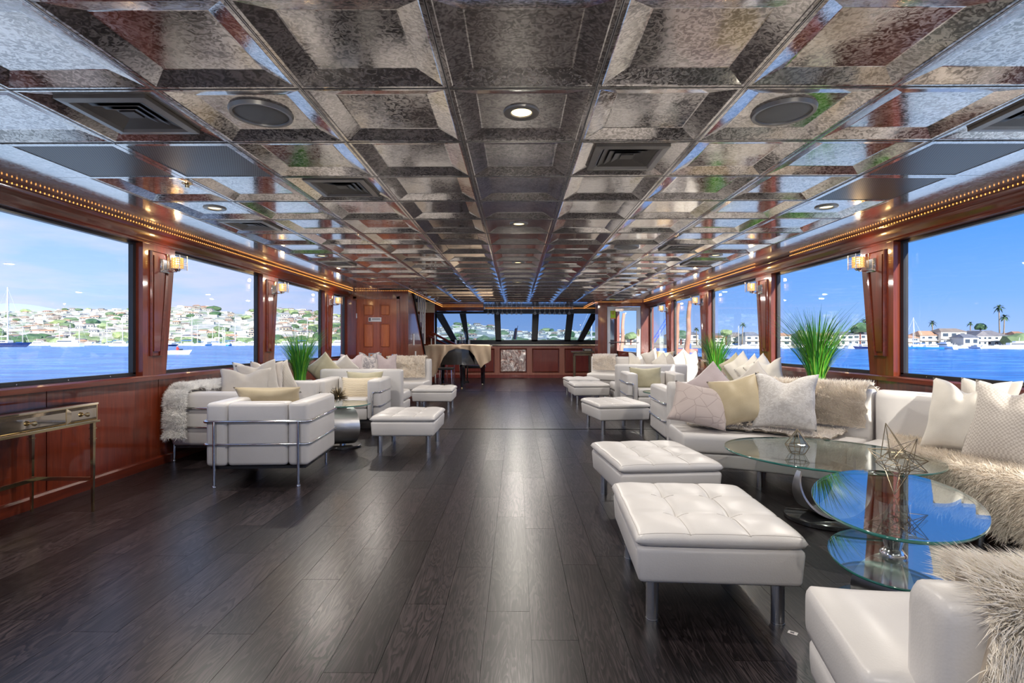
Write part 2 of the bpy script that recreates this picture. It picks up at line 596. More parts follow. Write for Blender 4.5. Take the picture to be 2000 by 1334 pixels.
flat_b = MB(); flat_b.box((0, 0, .01), (TX - .006, TY - .003, .02))
flat_me = flat_b.mesh('grille_backing', M['flatpanel'])
def colx(k): return X0 + TX * k
def rowy(j): return Y0 + TY * (j + .5)
grilles = {(-4, 1), (-3, 1), (4, 1), (4, 2)}
for k in range(-4, 5):
    for j in range(-6, 20):
        if (k, j) in grilles:
            continue
        if k == -4 and rowy(j) > 10.6: continue
        if k == -3 and rowy(j) > 10.6 and colx(k) < -1.6 and j > 14: pass
        inst('ceiling_tile', tile_me, ceiling, (colx(k), rowy(j), CZ))
# runners and cross tees
for k in range(-5, 5):
    x = X0 + TX * (k + .5)
    y0, y1 = Y0 - 6 * TY, Y0 + 20 * TY
    b = MB()
    b.b2((x - .0045, y0, CZ - .003), (x - .0016, y1, CZ + .004))
    b.b2((x + .0016, y0, CZ - .003), (x + .0045, y1, CZ + .004))
    o = b.obj('ceiling_runner', M['steel'], ceiling)
    g = MB(); g.b2((x - .0016, y0, CZ - .001), (x + .0016, y1, CZ + .004)); g.obj('runner_groove', M['black'], o)
ct = MB(); ct.box((X0, 0, 0), (TX * 9, .003, .003))
ct_me = ct.mesh('cross_tee', M['darkmetal'])
for j in range(-6, 21):
    inst('cross_tee', ct_me, ceiling, (0, Y0 + TY * j, CZ - .001))
# flat polished side strips, panel by panel, and the flat bow part
xl, xr = X0 - TX * 4.5 - .012, X0 + TX * 4.5 + .012
for side in (-1, 1):
    y = Y0 - 6 * TY
    while y < 14.4:
        xa, xb = (-3.34, xl) if side < 0 else (xr, 3.34)
        b = MB(); b.b2((xa, y, CZ), (xb, min(y + TY * 2 - .004, 14.5), CZ + .02))
        b.obj('flat_ceiling_panel', M['flatpanel'], ceiling)
        y += TY * 2
for xa, xb in ((-3.34, -1.2), (-1.196, 1.2), (1.204, 3.34)):
    b = MB(); b.b2((xa, Y0 + 20 * TY + .006, CZ), (xb, Y_BOW, CZ + .02)); b.obj('flat_ceiling_panel', M['flatpanel'], ceiling)

# ---------- side walls
wall_no = [0]
def ybar(prof, y0, y1, s):   # prof in (x, z) for the +X wall, extruded along Y
    b = MB()
    n = len(prof)
    vs = [(s * x, y0, z) for x, z in prof] + [(s * x, y1, z) for x, z in prof]
    b.add(vs, [tuple(range(n)), tuple(range(n, 2 * n))] + [(i, (i + 1) % n, n + (i + 1) % n, n + i) for i in range(n)])
    return b
winn, trimn = [0], [0]
pil_y = [-4.42, -2.13, .15, 2.44, 4.74, 7.0, 9.28, 11.5]
for s, nm, yend in ((-1, 'left', 10.62), (1, 'right', 13.62)):
    b = ybar([(3.362, -.01), (3.52, -.01), (3.52, .80), (3.362, .80)], Y_AFT, yend, s)
    wall = struct(b.obj('wall_' + nm, M['mahogany']))
    # wainscot panels with recessed seams
    y = Y_AFT - .02
    seams = [3.76 + 1.185 * q for q in range(-6, 10)]
    edges = [Y_AFT] + [q for q in seams if Y_AFT + .1 < q < yend - .1] + [yend]
    for a, c in zip(edges[:-1], edges[1:]):
        ybar([(3.348, .07), (3.362, .07), (3.362, .795), (3.348, .795)], a + .004, c - .004, s).obj('wall_panel', M['mahogany'], wall)
    struct(ybar([(3.318, 0), (3.362, 0), (3.362, .085), (3.33, .085), (3.318, .07)], Y_AFT, yend, s).obj('baseboard_' + nm, M['mahogany_h']))
    trimn[0] += 1
    struct(ybar([(3.30, .80), (3.47, .80), (3.47, .845), (3.315, .845), (3.30, .835)], Y_AFT, yend, s).obj('trim_%d' % trimn[0], M['mahogany_h']))
    trimn[0] += 1
    struct(ybar([(3.345, 2.045), (3.335, 2.058), (3.345, 2.072), (3.335, 2.085), (3.315, 2.10), (3.295, 2.125), (3.285, 2.15), (3.285, 2.165), (3.27, 2.17), (3.27, CZ), (3.52, CZ), (3.52, 2.045)], Y_AFT, yend, s).obj('trim_%d' % trimn[0], M['mahogany_h'], smooth=30))
    struct(ybar([(3.40, .845), (3.52, .845), (3.52, .80), (3.40, .80)], Y_AFT, yend, s).obj('window_ledge', M['black'], wall))
    # pilasters and windows
    ends = [p for p in pil_y if Y_AFT - .3 < p < yend - .5]
    def ptrap(y0, t0, t1, z0, z1, xa, xb, mat, par, name, inset=0):
        pl = [(y0, z0), (y0 + t0, z0), (y0 + t1, z1), (y0, z1)]
        vs = [(s * xa, p[0], p[1]) for p in pl] + [(s * xb, p[0], p[1]) for p in pl]
        return MB().add(vs, [(0, 1, 2, 3), (4, 5, 6, 7), (0, 1, 5, 4), (1, 2, 6, 5), (2, 3, 7, 6), (3, 0, 4, 7)]).obj(name, mat, par)
    for y0 in ends:
        trimn[0] += 1
        p = struct(ptrap(y0, .315, .455, .845, 2.046, 3.35, 3.47, M['mahogany'], None, 'trim_%d' % trimn[0]))
        path = [(s * 3.345, y0 + .10, 1.02), (s * 3.345, y0 + .235, 1.02), (s * 3.345, y0 + .345, 1.985), (s * 3.345, y0 + .10, 1.985)]
        MB().tube(path, .016, 6, closed=True).obj('moulding', M['mahogany_h'], p, smooth=40)
        ptrap(y0 + .13, .08, .165, 1.06, 1.95, 3.336, 3.351, M['mahogany'], p, 'raised_panel')
    # windows between the pilasters
    lo = [Y_AFT + .2] + [q + .02 for q in ends]
    hi = ends + [yend - .06]
    for a, c in zip(lo, hi):
        if c - a < .4: continue
        winn[0] += 1
        w = thing('window_%d' % winn[0], None, None, kind='structure')
        x = 3.425
        f = MB()
        fw = .036
        f.b2((s * (x - .012), a, SILL - .02), (s * (x + .03), c, SILL + .012))
        f.b2((s * (x - .012), a, HEAD - .006), (s * (x + .03), c, HEAD + .025))
        f.b2((s * (x - .012), a, SILL), (s * (x + .03), a + fw, HEAD))
        f.b2((s * (x - .012), c - fw, SILL), (s * (x + .03), c, HEAD))
        f.obj('window_frame', M['black'], w)
        g = MB(); g.b2((s * (x + .006), a + .02, SILL), (s * (x + .012), c - .02, HEAD))
        g.obj('pane', M['pane'], w)
        sc = MB()
        q = a + .3
        while q < c - .1:
            sc.cyl((s * (x - .014), q, SILL - .006), (s * (x - .010), q, SILL - .006), .005, 6)
            q += .42
        sc.obj('frame_screw', M['steel'], w, kind='stuff')

# ---------- aft end: wide open doorway behind the camera
b = MB()
b.b2((-3.5, Y_AFT - .12, 0), (-3.2, Y_AFT, CZ)); b.b2((3.2, Y_AFT - .12, 0), (3.5, Y_AFT, CZ)); b.b2((-3.2, Y_AFT - .12, 2.12), (3.2, Y_AFT, CZ))
struct(b.obj('wall_back', M['mahogany']))

# ---------- left door wall, door
b = MB()
YD = 10.62
b.b2((-3.52, YD, 0), (-3.22, YD + .10, CZ)); b.b2((-2.36, YD, 0), (-2.16, YD + .10, CZ)); b.b2((-3.22, YD, 2.03), (-2.36, YD + .10, CZ))
wd = struct(b.obj('wall_door_left', M['mahogany']))
b = MB()
for x0, x1, z0, z1 in ((-3.26, -3.20, 0, 2.06), (-2.39, -2.33, 0, 2.06), (-3.26, -2.33, 2.01, 2.07)):
    b.b2((x0, YD - .025, z0), (x1, YD, z1))
struct(b.obj('trim_40', M['mahogany']))
d1 = thing('door_1', None, None, (-3.20, YD, 0), kind='structure')
MB().b2((0, .03, .01), (.81, .07, 2.01)).obj('door_leaf', M['doorwood'], d1)
for x0, x1 in ((0, .135), (.675, .81), (.345, .465)):
    MB().b2((x0, .008, .01), (x1, .03, 2.01)).obj('stile', M['doorwood'], d1)
for z0, z1 in ((.01, .30), (.86, 1.02), (1.52, 1.66), (1.90, 2.01)):
    MB().b2((.135, .012, z0), (.675, .03, z1)).obj('rail', M['doorwood'], d1)
for x0, x1 in ((.155, .325), (.485, .655)):
    for z0, z1 in ((.33, .83), (1.05, 1.50), (1.69, 1.88)):
        MB().rbox(((x0 + x1) / 2, .022, (z0 + z1) / 2), (x1 - x0, .02, z1 - z0), .009, 1).obj('raised_panel', M['doorpanel'], d1)
kb = MB(); kb.lathe([(.028, 0), (.028, .006), (.012, .012), (.012, .03), (.028, .04), (.03, .052), (.018, .064), (.004, .066)], 16)
kb.v = [(v[0] + .745, .008 - v[2], v[1] + .88) for v in kb.v]
kb.obj('door_knob', M['chrome'], d1, smooth=40)
for z in (.55, 1.62):
    MB().b2((-.012, -.012, z), (.012, .008, z + .10)).obj('hinge', M['steel'], d1)
sg = tag(MB().b2((.24, .001, 1.555), (.50, .0075, 1.64)).obj('door_sign', M['signmetal'], d1))
MB().b2((.25, -.001, 1.57), (.285, .001, 1.63)).obj('sign_symbol', M['signdark'], sg)
b = MB()
for q in range(9): b.b2((.315 + q * .018, -.0005, 1.595), (.327 + q * .018, .001, 1.618))
b.obj('sign_lettering', M['signdark'], sg)
sg2 = MB().b2((.24, .001, .84), (.50, .0075, .925)).obj('door_sign', M['signmetal'], d1)
b = MB()
for q in range(8): b.b2((.278 + q * .024, -.0005, .867), (.297 + q * .024, .001, .898))
b.obj('sign_lettering', M['signorange'], sg2)

# ---------- stair partition left of the bar
prof = [(10.72, 0), (12.65, 0), (12.65, .72), (11.05, CZ), (10.72, CZ)]
vs = [(-2.26, y, z) for y, z in prof] + [(-2.16, y, z) for y, z in prof]
pw = struct(MB().add(vs, [tuple(range(5)), tuple(range(5, 10))] + [(i, (i + 1) % 5, 5 + (i + 1) % 5, 5 + i) for i in range(5)]).obj('wall_stair_partition', M['mahogany']))
st = [(-2.15, 11.05, CZ - .02), (-2.15, 12.68, .70)]
MB().tube(st, .022, 6).obj('black_edge_strip', M['black'], pw)
sw = MB(); sw.b2((-2.16, 11.1, 1.08), (-2.15, 11.22, 1.32)); sw.b2((-2.16, 11.3, .85), (-2.15, 11.42, .95)); sw.obj('switch_plate', M['white_paint'], pw)
for q in range(5):
    y = 11.35 + q * .26
    MB().b2((-2.155, y, 2.10 - q * .245 - .02), (-2.13, y + .05, CZ - .02)).obj('white_baluster', M['white_paint'], pw)
# bow-end outer walls of the stairwell
b = MB(); b.b2((-3.52, 10.72, -.01), (-3.42, 15.2, CZ)); struct(b.obj('wall_stairwell', M['cream']))
b = MB()
YS = 15.1
b.b2((-3.42, YS, 0), (-2.90, YS + .1, CZ)); b.b2((-2.90, YS, 1.98), (-2.33, YS + .1, CZ)); b.b2((-2.90, YS, 0), (-2.60, YS + .1, .25)); 
struct(b.obj('wall_stair_end', M['cream']))
b = MB(); b.b2((-2.62, YS - .02, 0), (-2.33, YS + .12, 1.98)); b.b2((-2.93, YS - .02, 1.50), (-2.6, YS + .12, 1.56)); b.b2((-2.93, YS - .02, 1.94), (-2.6, YS + .12, 2.0))
struct(b.obj('trim_41', M['mahogany']))
w = thing('window_30', None, None, kind='structure')
MB().b2((-2.90, YS + .04, .25), (-2.62, YS + .05, 1.96)).obj('pane', M['pane'], w)
MB().tube([(-2.9, YS + .02, .25), (-2.9, YS + .02, 1.9), (-2.86, YS + .02, 1.95), (-2.66, YS + .02, 1.95), (-2.62, YS + .02, 1.9), (-2.62, YS + .02, .25)], .015, 6).obj('window_frame', M['white_paint'], w)

# ---------- right door wall with the white glazed door
YR = 13.62
b = MB(); b.b2((2.10, YR, 0), (2.33, YR + .1, CZ)); b.b2((3.20, YR, 0), (3.52, YR + .1, CZ)); b.b2((2.33, YR, 2.06), (3.20, YR + .1, CZ)); b.b2((2.10, YR + .1, 0), (2.16, YR + .5, CZ))
struct(b.obj('wall_door_right', M['mahogany']))
d2 = thing('door_2', None, None, (2.34, YR + .02, 0), kind='structure')
b = MB(); b.b2((0, 0, .01), (.075, .05, 2.05)); b.b2((.755, 0, .01), (.85, .05, 2.05)); b.b2((.075, 0, 1.95), (.755, .05, 2.05)); b.b2((.075, 0, .01), (.755, .05, .2))
b.obj('door_frame', M['white_paint'], d2)
MB().b2((.07, .022, .19), (.76, .028, 1.96)).obj('pane', M['pane'], d2)
b = MB(); b.b2((.20, -.05, 1.93), (.40, 0, 2.0)); b.tube([(.38, -.03, 1.98), (.58, -.05, 2.0)], .01, 6); b.obj('door_closer', M['steel'], d2)
MB().tube([(.04, -.04, 1.14), (.81, -.04, 1.14)], .014, 8).obj('push_bar', M['steel'], d2)
b = MB(); b.b2((.77, -.02, 1.30), (.83, 0, 1.48)); b.tube([(.80, -.02, 1.45), (.80, -.06, 1.43), (.80, -.06, 1.33), (.80, -.02, 1.31)], .008, 6); b.obj('door_handle', M['gold'], d2)
ps = MB().b2((.085, .014, 1.76), (.215, .020, 1.95)).obj('door_sticker', M['signlime'], d2)
b = MB(); b.tube([(.13, .012, 1.86), (.135, .012, 1.92), (.155, .012, 1.935), (.175, .012, 1.92), (.165, .012, 1.88), (.15, .012, 1.85)], .006, 5); b.obj('sticker_symbol', M['signred'], ps)
MB().b2((.085, .012, 1.745), (.215, .014, 1.765)).obj('sticker_band', M['signorange'], ps)

# ---------- raked bow windows (black frames) behind the bar
YB = 18.0
fw_ = thing('window_31', None, None, kind='structure')
panes = [
    [(853, 618), (853, 667), (883, 667)],
    [(858, 606), (897, 609), (911, 665), (893, 665)],
    [(908, 610), (966, 613), (969, 664), (915, 665)],
    [(976, 613), (1041, 613), (1039, 664), (978, 665)],
    [(1052, 613), (1109, 614), (1103, 664), (1049, 664)],
    [(1121, 608), (1161, 606), (1128, 664), (1113, 664)],
    [(1166, 616), (1166, 668), (1137, 668)]]
def plate(px, y0, y1, mat, par, name):
    n = len(px)
    p = [at(x, y, YB) for x, y in px]
    vs = [(v.x, y0, v.z) for v in p] + [(v.x, y1, v.z) for v in p]
    return MB().add(vs, [tuple(range(n)), tuple(range(n, 2 * n))] + [(i, (i + 1) % n, n + (i + 1) % n, n + i) for i in range(n)]).obj(name, mat, par)
for p in panes:
    plate(p, YB + .04, YB + .05, M['pane_tint'], fw_, 'pane')
fr = [
    [(842, 590), (1180, 590), (1180, 606), (1161, 606), (1121, 608), (1109, 614), (1041, 613), (976, 613), (966, 613), (908, 610), (897, 609), (858, 606), (842, 606)],
    [(842, 664), (1180, 664), (1180, 690), (842, 690)],
    [(842, 600), (853, 606), (853, 670), (842, 670)],
    [(852, 600), (860, 604), (894, 667), (882, 667), (852, 618)],
    [(896, 606), (909, 606), (916, 667), (910, 667)],
    [(965, 608), (977, 608), (979, 667), (968, 667)],
    [(1040, 608), (1053, 608), (1050, 667), (1038, 667)],
    [(1108, 608), (1122, 606), (1114, 667), (1102, 667)],
    [(1160, 602), (1167, 604), (1167, 616), (1138, 668), (1127, 667)],
    [(1166, 600), (1180, 600), (1180, 670), (1166, 670)]]
for q, p in enumerate(fr):
    plate(p, YB, YB + .1, M['black'], fw_, 'window_frame' if q > 3 else 'frame_beam')
b = MB(); b.b2((-3.5, YB, 0), (-2.7, YB + .1, CZ)); b.b2((2.85, YB, 0), (3.5, YB + .1, CZ)); b.b2((-3.5, YB, 0), (3.5, YB + .1, .85)); b.b2((2.84, 15.4, 0), (2.92, YB, CZ))
struct(b.obj('wall_bow', M['mahogany']))

# ---------- wood header over the bar side, cream soffit
b = MB(); b.b2((-2.9, 15.4, 2.05), (-.95, 15.6, CZ)); struct(b.obj('trim_42', M['mahogany_x']))
b = MB(); b.b2((-2.75, 16.45, 2.03), (2.84, 16.56, CZ)); struct(b.obj('trim_43', M['black']))
b = MB(); b.b2((-3.42, 13.9, 2.0), (-2.36, 14.0, CZ)); struct(b.obj('trim_44', M['cream']))

# ---------- rope lights (rows of tiny bulbs)
def rope(path_pts, label):
    t = thing('rope_light', label, 'rope light', path_pts[0], group=None)
    o0 = Vector(path_pts[0])
    P = [Vector(p) - o0 for p in path_pts]
    b = MB(); b.tube(P, .006, 5); b.obj('tube', M['clearglass'], t)
    bb = MB()
    for a, c in zip(P[:-1], P[1:]):
        n = max(1, int((c - a).length / .034))
        for i in range(n):
            p = a.lerp(c, (i + .5) / n)
            r = .0055
            bb.add([(p.x + r, p.y, p.z), (p.x - r, p.y, p.z), (p.x, p.y + r, p.z), (p.x, p.y - r, p.z), (p.x, p.y, p.z + r * 1.5), (p.x, p.y, p.z - r * 1.5)],
                   [(0, 2, 4), (2, 1, 4), (1, 3, 4), (3, 0, 4), (2, 0, 5), (1, 2, 5), (3, 1, 5), (0, 3, 5)])
    bb.obj('bulbs', M['bulb'], t, kind='stuff')
xr_ = 3.255
rope([(-xr_, -2, 2.172), (-xr_, 10.58, 2.172)], 'long amber rope light along the top of the left window wall')
rope([(-xr_ + .03, 10.58, 2.172), (-2.14, 10.58, 2.172), (-2.14, 15.38, 2.172), (-.95, 15.38, 2.172)], 'amber rope light above the brown panelled door and stair')
rope([(xr_, -2, 2.172), (xr_, 6.35, 2.172)], 'amber rope light over the nearest windows of the right wall')
rope([(xr_, 7.25, 2.172), (xr_, 13.58, 2.172)], 'amber rope light over the far windows of the right wall')
rope([(xr_ - .03, 13.58, 2.172), (2.06, 13.58, 2.172), (2.06, 16.2, 2.172)], 'amber rope light above the white glazed door')
rope([(-2.6, 16.43, 2.185), (0, 16.43, 2.185), (2.7, 16.43, 2.185)], 'amber rope light curving above the hanging wine glasses')
# ================================================================== CEILING FIXTURES
def dotmat():
    m, t, o = newmat('perforated_metal')
    v = wpos(t, (75, 75, 75))
    s = N(t, 'ShaderNodeSeparateXYZ'); L(t, v, s.inputs[0])
    row = mth(t, 'MULTIPLY', mth(t, 'FLOOR', s.outputs[1]), .5)
    fx = mth(t, 'SUBTRACT', mth(t, 'FRACT', mth(t, 'ADD', s.outputs[0], row)), .5)
    fy = mth(t, 'SUBTRACT', mth(t, 'FRACT', s.outputs[1]), .5)
    d = mth(t, 'ADD', mth(t, 'MULTIPLY', fx, fx), mth(t, 'MULTIPLY', fy, fy))
    k = ramp(t, d, [(.10, (0, 0, 0)), (.16, (1, 1, 1))]).outputs[0]
    col = mixc(t, k, (.012, .012, .012), (.13, .132, .135))
    pbsdf(t, o, col, .35, .8)
    return m
M['perf'] = dotmat()
def tilepos(k, j, dz=.026):
    return (colx(k), rowy(j), CZ + dz)
fixture_words = {}
dl = MB(); dl.lathe([(.046, .004), (.05, -.004), (.066, -.010), (.082, -.006), (.086, .004)], 28, cap=False)
dl_ring = dl.mesh('trim_ring', M['ventgrey'], 40)
dl = MB(); dl.lathe([(.0, .001), (.047, .001), (.047, .004), (0, .004)], 24, cap=False)
dl_lens = dl.mesh('lens', M['lens'])
dlist = [(0, 0, 'round recessed downlight nearest the camera in the centre ceiling column'), (0, 4, 'second round recessed downlight along the centre ceiling column'),
    (0, 8, 'third round recessed downlight along the centre ceiling column'), (0, 12, 'fourth round recessed downlight along the centre ceiling column'),
    (0, 16, 'fifth small recessed downlight along the centre ceiling column'), (0, 19, 'farthest recessed downlight in the centre ceiling column'), (0, -4, None),
    (-1, 18, 'small far downlight left of the centre column near the bar'), (1, 18, 'small far downlight right of the centre column near the bar'),
    (-4, 3, 'recessed downlight over the left windows nearest the camera'), (-4, 7, 'second recessed downlight over the left windows'), (-4, 11, 'farthest recessed downlight over the left windows by the brown door'),
    (4, 3, 'recessed downlight over the right windows nearest the camera'), (4, 7, 'second recessed downlight over the right windows'), (4, 11, 'third recessed downlight over the right windows'), (4, 15, 'farthest recessed downlight over the right windows by the white door'),
    (-4, -1, None), (4, -1, None), (-4, -5, None), (4, -5, None)]
for k, j, lab in dlist:
    p = tilepos(k, j)
    if k == -4 and p[1] > 10.5: continue
    t = thing('downlight', lab or 'recessed downlight in the ceiling just behind the camera', 'downlight', p, group='recessed ceiling downlights')
    inst('trim_ring', dl_ring, t)
    inst('lens', dl_lens, t)
    ld = bpy.data.lights.new('downlight_lamp', 'AREA')
    ld.shape = 'DISK'; ld.size = .085; ld.energy = DOWNLIGHT_W; ld.color = (1.0, .93, .84)
    lo_ = bpy.data.objects.new('lamp', ld)
    link(lo_, t); lo_.location = (0, 0, -.014)
# louvred vents
fr_ = MB()
def sqring(b, a0, z0, a1, z1):
    vs = [(-a0, -a0, z0), (a0, -a0, z0), (a0, a0, z0), (-a0, a0, z0), (-a1, -a1, z1), (a1, -a1, z1), (a1, a1, z1), (-a1, a1, z1)]
    b.add(vs, [(k, (k + 1) % 4, 4 + (k + 1) % 4, 4 + k) for k in range(4)])
for a0, z0, a1, z1 in ((.20, 0, .20, -.018), (.20, -.018, .165, -.022), (.165, -.022, .15, -.004)):
    sqring(fr_, a0, z0, a1, z1)
vent_frame = fr_.mesh('vent_frame', M['ventgrey'])
bk = MB(); bk.box((0, 0, 0), (.32, .32, .004)); vent_back = bk.mesh('vent_throat', M['black'])
lv = []
for a in (.148, .112, .076):
    b = MB(); sqring(b, a, -.012, a - .034, -.001); sqring(b, a - .034, -.001, a - .034, .002); lv.append(b.mesh('louvre', M['darkmetal']))
b = MB(); b.box((0, 0, -.004), (.07, .07, .006)); lvc = b.mesh('louvre_centre', M['darkmetal'])
for k, j, lab in ((-3, 0, 'square louvred air vent nearest the camera on the left of the ceiling'), (1, 1, 'square louvred air vent just right of the centre column'),
        (-2, 2, 'square louvred air vent third row left of the centre column'), (-4, 4, 'square louvred air vent above the left window pillar'), (4, 0, 'square louvred air vent cut off at the right edge'),
        (3, 6, 'square louvred air vent above the right far plant'), (-4, 8, 'small far louvred air vent over the third left window'), (4, 8, 'small far louvred air vent over the right window sconce'), (4, 13, 'farthest louvred air vent on the right by the white door')):
    t = thing('air_vent', lab, 'air vent', tilepos(k, j), group='square ceiling vents')
    inst('vent_frame', vent_frame, t); inst('vent_throat', vent_back, t)
    for q in lv: inst('louvre', q, t)
    inst('louvre_centre', lvc, t)
b = MB(); b.lathe([(.118, .002), (.122, -.012), (.136, -.014), (.142, .002)], 36, cap=False); sp_ring = b.mesh('rim', M['ventgrey'], 40)
b = MB(); b.lathe([(0, -.014), (.05, -.013), (.10, -.010), (.12, -.004)], 36, cap=False); sp_gr = b.mesh('speaker_grille', M['speaker'], 40)
for k, j, lab in ((-2, 0, 'round ceiling speaker left of the nearest downlight'), (2, 0, 'round ceiling speaker right of the nearest downlight'), (2, 6, 'small far round ceiling speaker right of centre')):
    t = thing('ceiling_speaker', lab, 'speaker', tilepos(k, j), group='round ceiling speakers')
    inst('rim', sp_ring, t); inst('speaker_grille', sp_gr, t)
b = MB(); b.box((0, 0, 0), (TX - .07, TY - .06, .006)); gp = b.mesh('perforated_sheet', M['perf'])
gf = MB()
for x0, x1, y0, y1 in ((-TX / 2 + .003, TX / 2 - .003, -TY / 2 + .002, -TY / 2 + .03), (-TX / 2 + .003, TX / 2 - .003, TY / 2 - .03, TY / 2 - .002), (-TX / 2 + .003, -TX / 2 + .035, -TY / 2 + .03, TY / 2 - .03), (TX / 2 - .035, TX / 2 - .003, -TY / 2 + .03, TY / 2 - .03)):
    gf.b2((x0, y0, -.006), (x1, y1, .012))
gf_me = gf.mesh('grille_frame', M['flatpanel'])
for (k, j), lab in zip(sorted(grilles), ('perforated return grille nearest the left windows', 'perforated return grille next to the louvred vent on the left', 'large perforated return grille at the right edge', 'smaller perforated return grille behind it on the right')):
    t = thing('return_grille', lab, 'grille', (colx(k), rowy(j), CZ), group='perforated ceiling grilles')
    inst('grille_frame', gf_me, t); inst('perforated_sheet', gp, t)
b = MB(); b.lathe([(.0, -.03), (.012, -.03), (.014, -.012), (.03, -.006), (.032, 0)], 14)
tag(b.obj('sprinkler_head', M['gold'], smooth=40), 'small brass sprinkler head on the left ceiling runner', 'sprinkler').location = (-2.16, 3.47, CZ - .004)

# ================================================================== SOFT FURNITURE
def cushion_block(nm, c, d, r, par, seg=3, rz=0, mat=None):
    b = MB(); b.rbox(c, d, r, seg, rz)
    return b.obj(nm, mat or M['leather'], par, smooth=50)
def arc_pts(p, q, r_, c, n=5):
    return []
def bend(path, r=.03, n=4):   # round the corners of a polyline
    P = [Vector(p) for p in path]
    out = [P[0]]
    for i in range(1, len(P) - 1):
        a, b_, c = P[i - 1], P[i], P[i + 1]
        u = (a - b_); v = (c - b_)
        k = min(r, u.length * .45, v.length * .45)
        p0, p1 = b_ + u.normalized() * k, b_ + v.normalized() * k
        for q in range(n + 1):
            s = q / n
            out.append(p0 * (1 - s) ** 2 + b_ * 2 * s * (1 - s) + p1 * s ** 2)
    out.append(P[-1])
    return out
def lc_seat(name, label, cat, loc, rz, w=.82, d=.80, seats=1, group=None):
    t = thing(name, label, cat, loc, rz, group)
    at_, bt = .165, .175
    zt, zb, zs = .665, .155, .43
    for sx in (-1, 1):
        cushion_block('arm', (sx * (w / 2 - at_ / 2), .0, (zt + zb) / 2), (at_, d, zt - zb), .035, t)
    cushion_block('back_cushion', (0, -d / 2 + bt / 2, (zt + zb) / 2), (w - 2 * at_ - .004, bt, zt - zb - .006), .032, t)
    sw_ = (w - 2 * at_ - .006) / seats
    for q in range(seats):
        cx = -(w - 2 * at_) / 2 + sw_ * (q + .5) + .003
        cushion_block('seat_cushion', (cx, bt / 2, (zs + .30) / 2), (sw_ - .004, d - bt - .004, zs - .30), .035, t)
    cushion_block('seat_base', (0, bt / 2, (.298 + zb) / 2), (w - 2 * at_ - .006, d - bt - .01, .298 - zb), .02, t)
    MB().box((0, 0, zb - .012), (w - .06, d - .06, .022)).obj('under_frame', M['black'], t)
    rr, o_ = .0115, .016
    x, yb, yf = w / 2 + o_ - .004, -d / 2 - o_ + .004, d / 2 + o_ - .004
    fx = w / 2 - at_ * .55
    up = bend([(-fx, yf, .0), (-fx, yf, .515), (-x, yf, .515), (-x, yb, .515), (x, yb, .515), (x, yf, .515), (fx, yf, .515), (fx, yf, 0)], .045)
    MB().tube(up, rr, 8).obj('tube_frame', M['chrome'], t, smooth=50)
    lw = bend([(-fx, yf, .335), (-x, yf, .335), (-x, yb, .335), (x, yb, .335), (x, yf, .335), (fx, yf, .335)], .045)
    MB().tube(lw, .009, 8).obj('lower_rail', M['chrome'], t, smooth=50)
    for sx in (-1, 1):
        b = MB(); b.tube([(sx * (w / 2 - .075), yb - .002, 0), (sx * (w / 2 - .075), yb - .002, .515)], rr, 10); b.lathe([(.017, 0), (.017, .008), (.012, .012)], 10, (sx * (w / 2 - .075), yb - .002, 0))
        b.obj('rear_leg', M['chrome'], t, smooth=50)
    return t
# local +Y is the sitting direction
lc_seat('armchair', 'white leather armchair with chrome rails turned away beside the mirrored console', 'armchair', (-2.09, 4.61, 0), math.radians(4), .80, .80, group='white chrome-railed armchairs')
lc_seat('armchair', 'white leather armchair holding the ruched cream cushion', 'armchair', (-2.18, 7.10, 0), PI + math.radians(3), .86, .78, group='white chrome-railed armchairs')
lc_seat('armchair', 'white leather armchair facing forward with the olive gold cushion', 'armchair', (2.16, 8.50, 0), PI - math.radians(3), .88, .78, group='white chrome-railed armchairs')
lc_seat('armchair', 'white leather armchair mostly hidden behind the curved sofa arm', 'armchair', (1.95, 5.80, 0), math.radians(-3), .82, .78, group='white chrome-railed armchairs')
lc_seat('loveseat', 'white leather loveseat with chrome rails along the left window wall', 'loveseat', (-2.885, 5.87, 0), -PI / 2, 1.66, .82, 2, 'white chrome-railed loveseats')
lc_seat('loveseat', 'white leather loveseat along the right window wall with sunlit cushions', 'loveseat', (2.88, 6.55, 0), PI / 2, 1.75, .80, 2, 'white chrome-railed loveseats')

# ottomans -----------------------------------------------------------
def tuft_mesh(w, d, t):
    nu, nv = 40, 46
    b = MB()
    for sgn in (1, -1):
        pts = []
        for i in range(nu):
            u = -1 + 2 * i / (nu - 1)
            for j in range(nv):
                v = -1 + 2 * j / (nv - 1)
                e = max(0, (1 - abs(u) ** 9)) ** .36 * max(0, (1 - abs(v) ** 9)) ** .36
                z = t * e * sgn * (1.0 if sgn > 0 else .75)
                if sgn > 0:
                    dx = min(abs(u - .34), abs(u + .34)); dy = min(abs(v - .34), abs(v + .34))
                    cr = .0080 * math.exp(-(dx / .028) ** 2) * (1 - .55 * min(1, abs(v) ** 4)) + .0050 * math.exp(-(dy / .03) ** 2)
                    dent = .016 * math.exp(-((dx / .10) ** 2 + (dy / .10) ** 2))
                    puff = .009 * math.sin(math.pi * (u + 1) * 1.5) ** 2 * math.sin(math.pi * (v + 1) * 1.5) ** 2
                    wr = .0025 * noise.noise(Vector((u * 3, v * 5, 1.3)))
                    z += (-cr - dent + puff + wr) * min(1, e * 1.3)
                k = .985 + .015 * e
                pts.append((u * w / 2 * k, v * d / 2 * k, z))
        b.grid(pts, nu, nv)
    # stitched seam
    me = b.mesh('tufted_cushion', M['leather'], True)
    bm = bmesh.new(); bm.from_mesh(me); bmesh.ops.remove_doubles(bm, verts=bm.verts, dist=.0004); bmesh.ops.recalc_face_normals(bm, faces=bm.faces); bm.to_mesh(me); bm.free()
    me.shade_smooth()
    return me
OW, OD = .66, .80
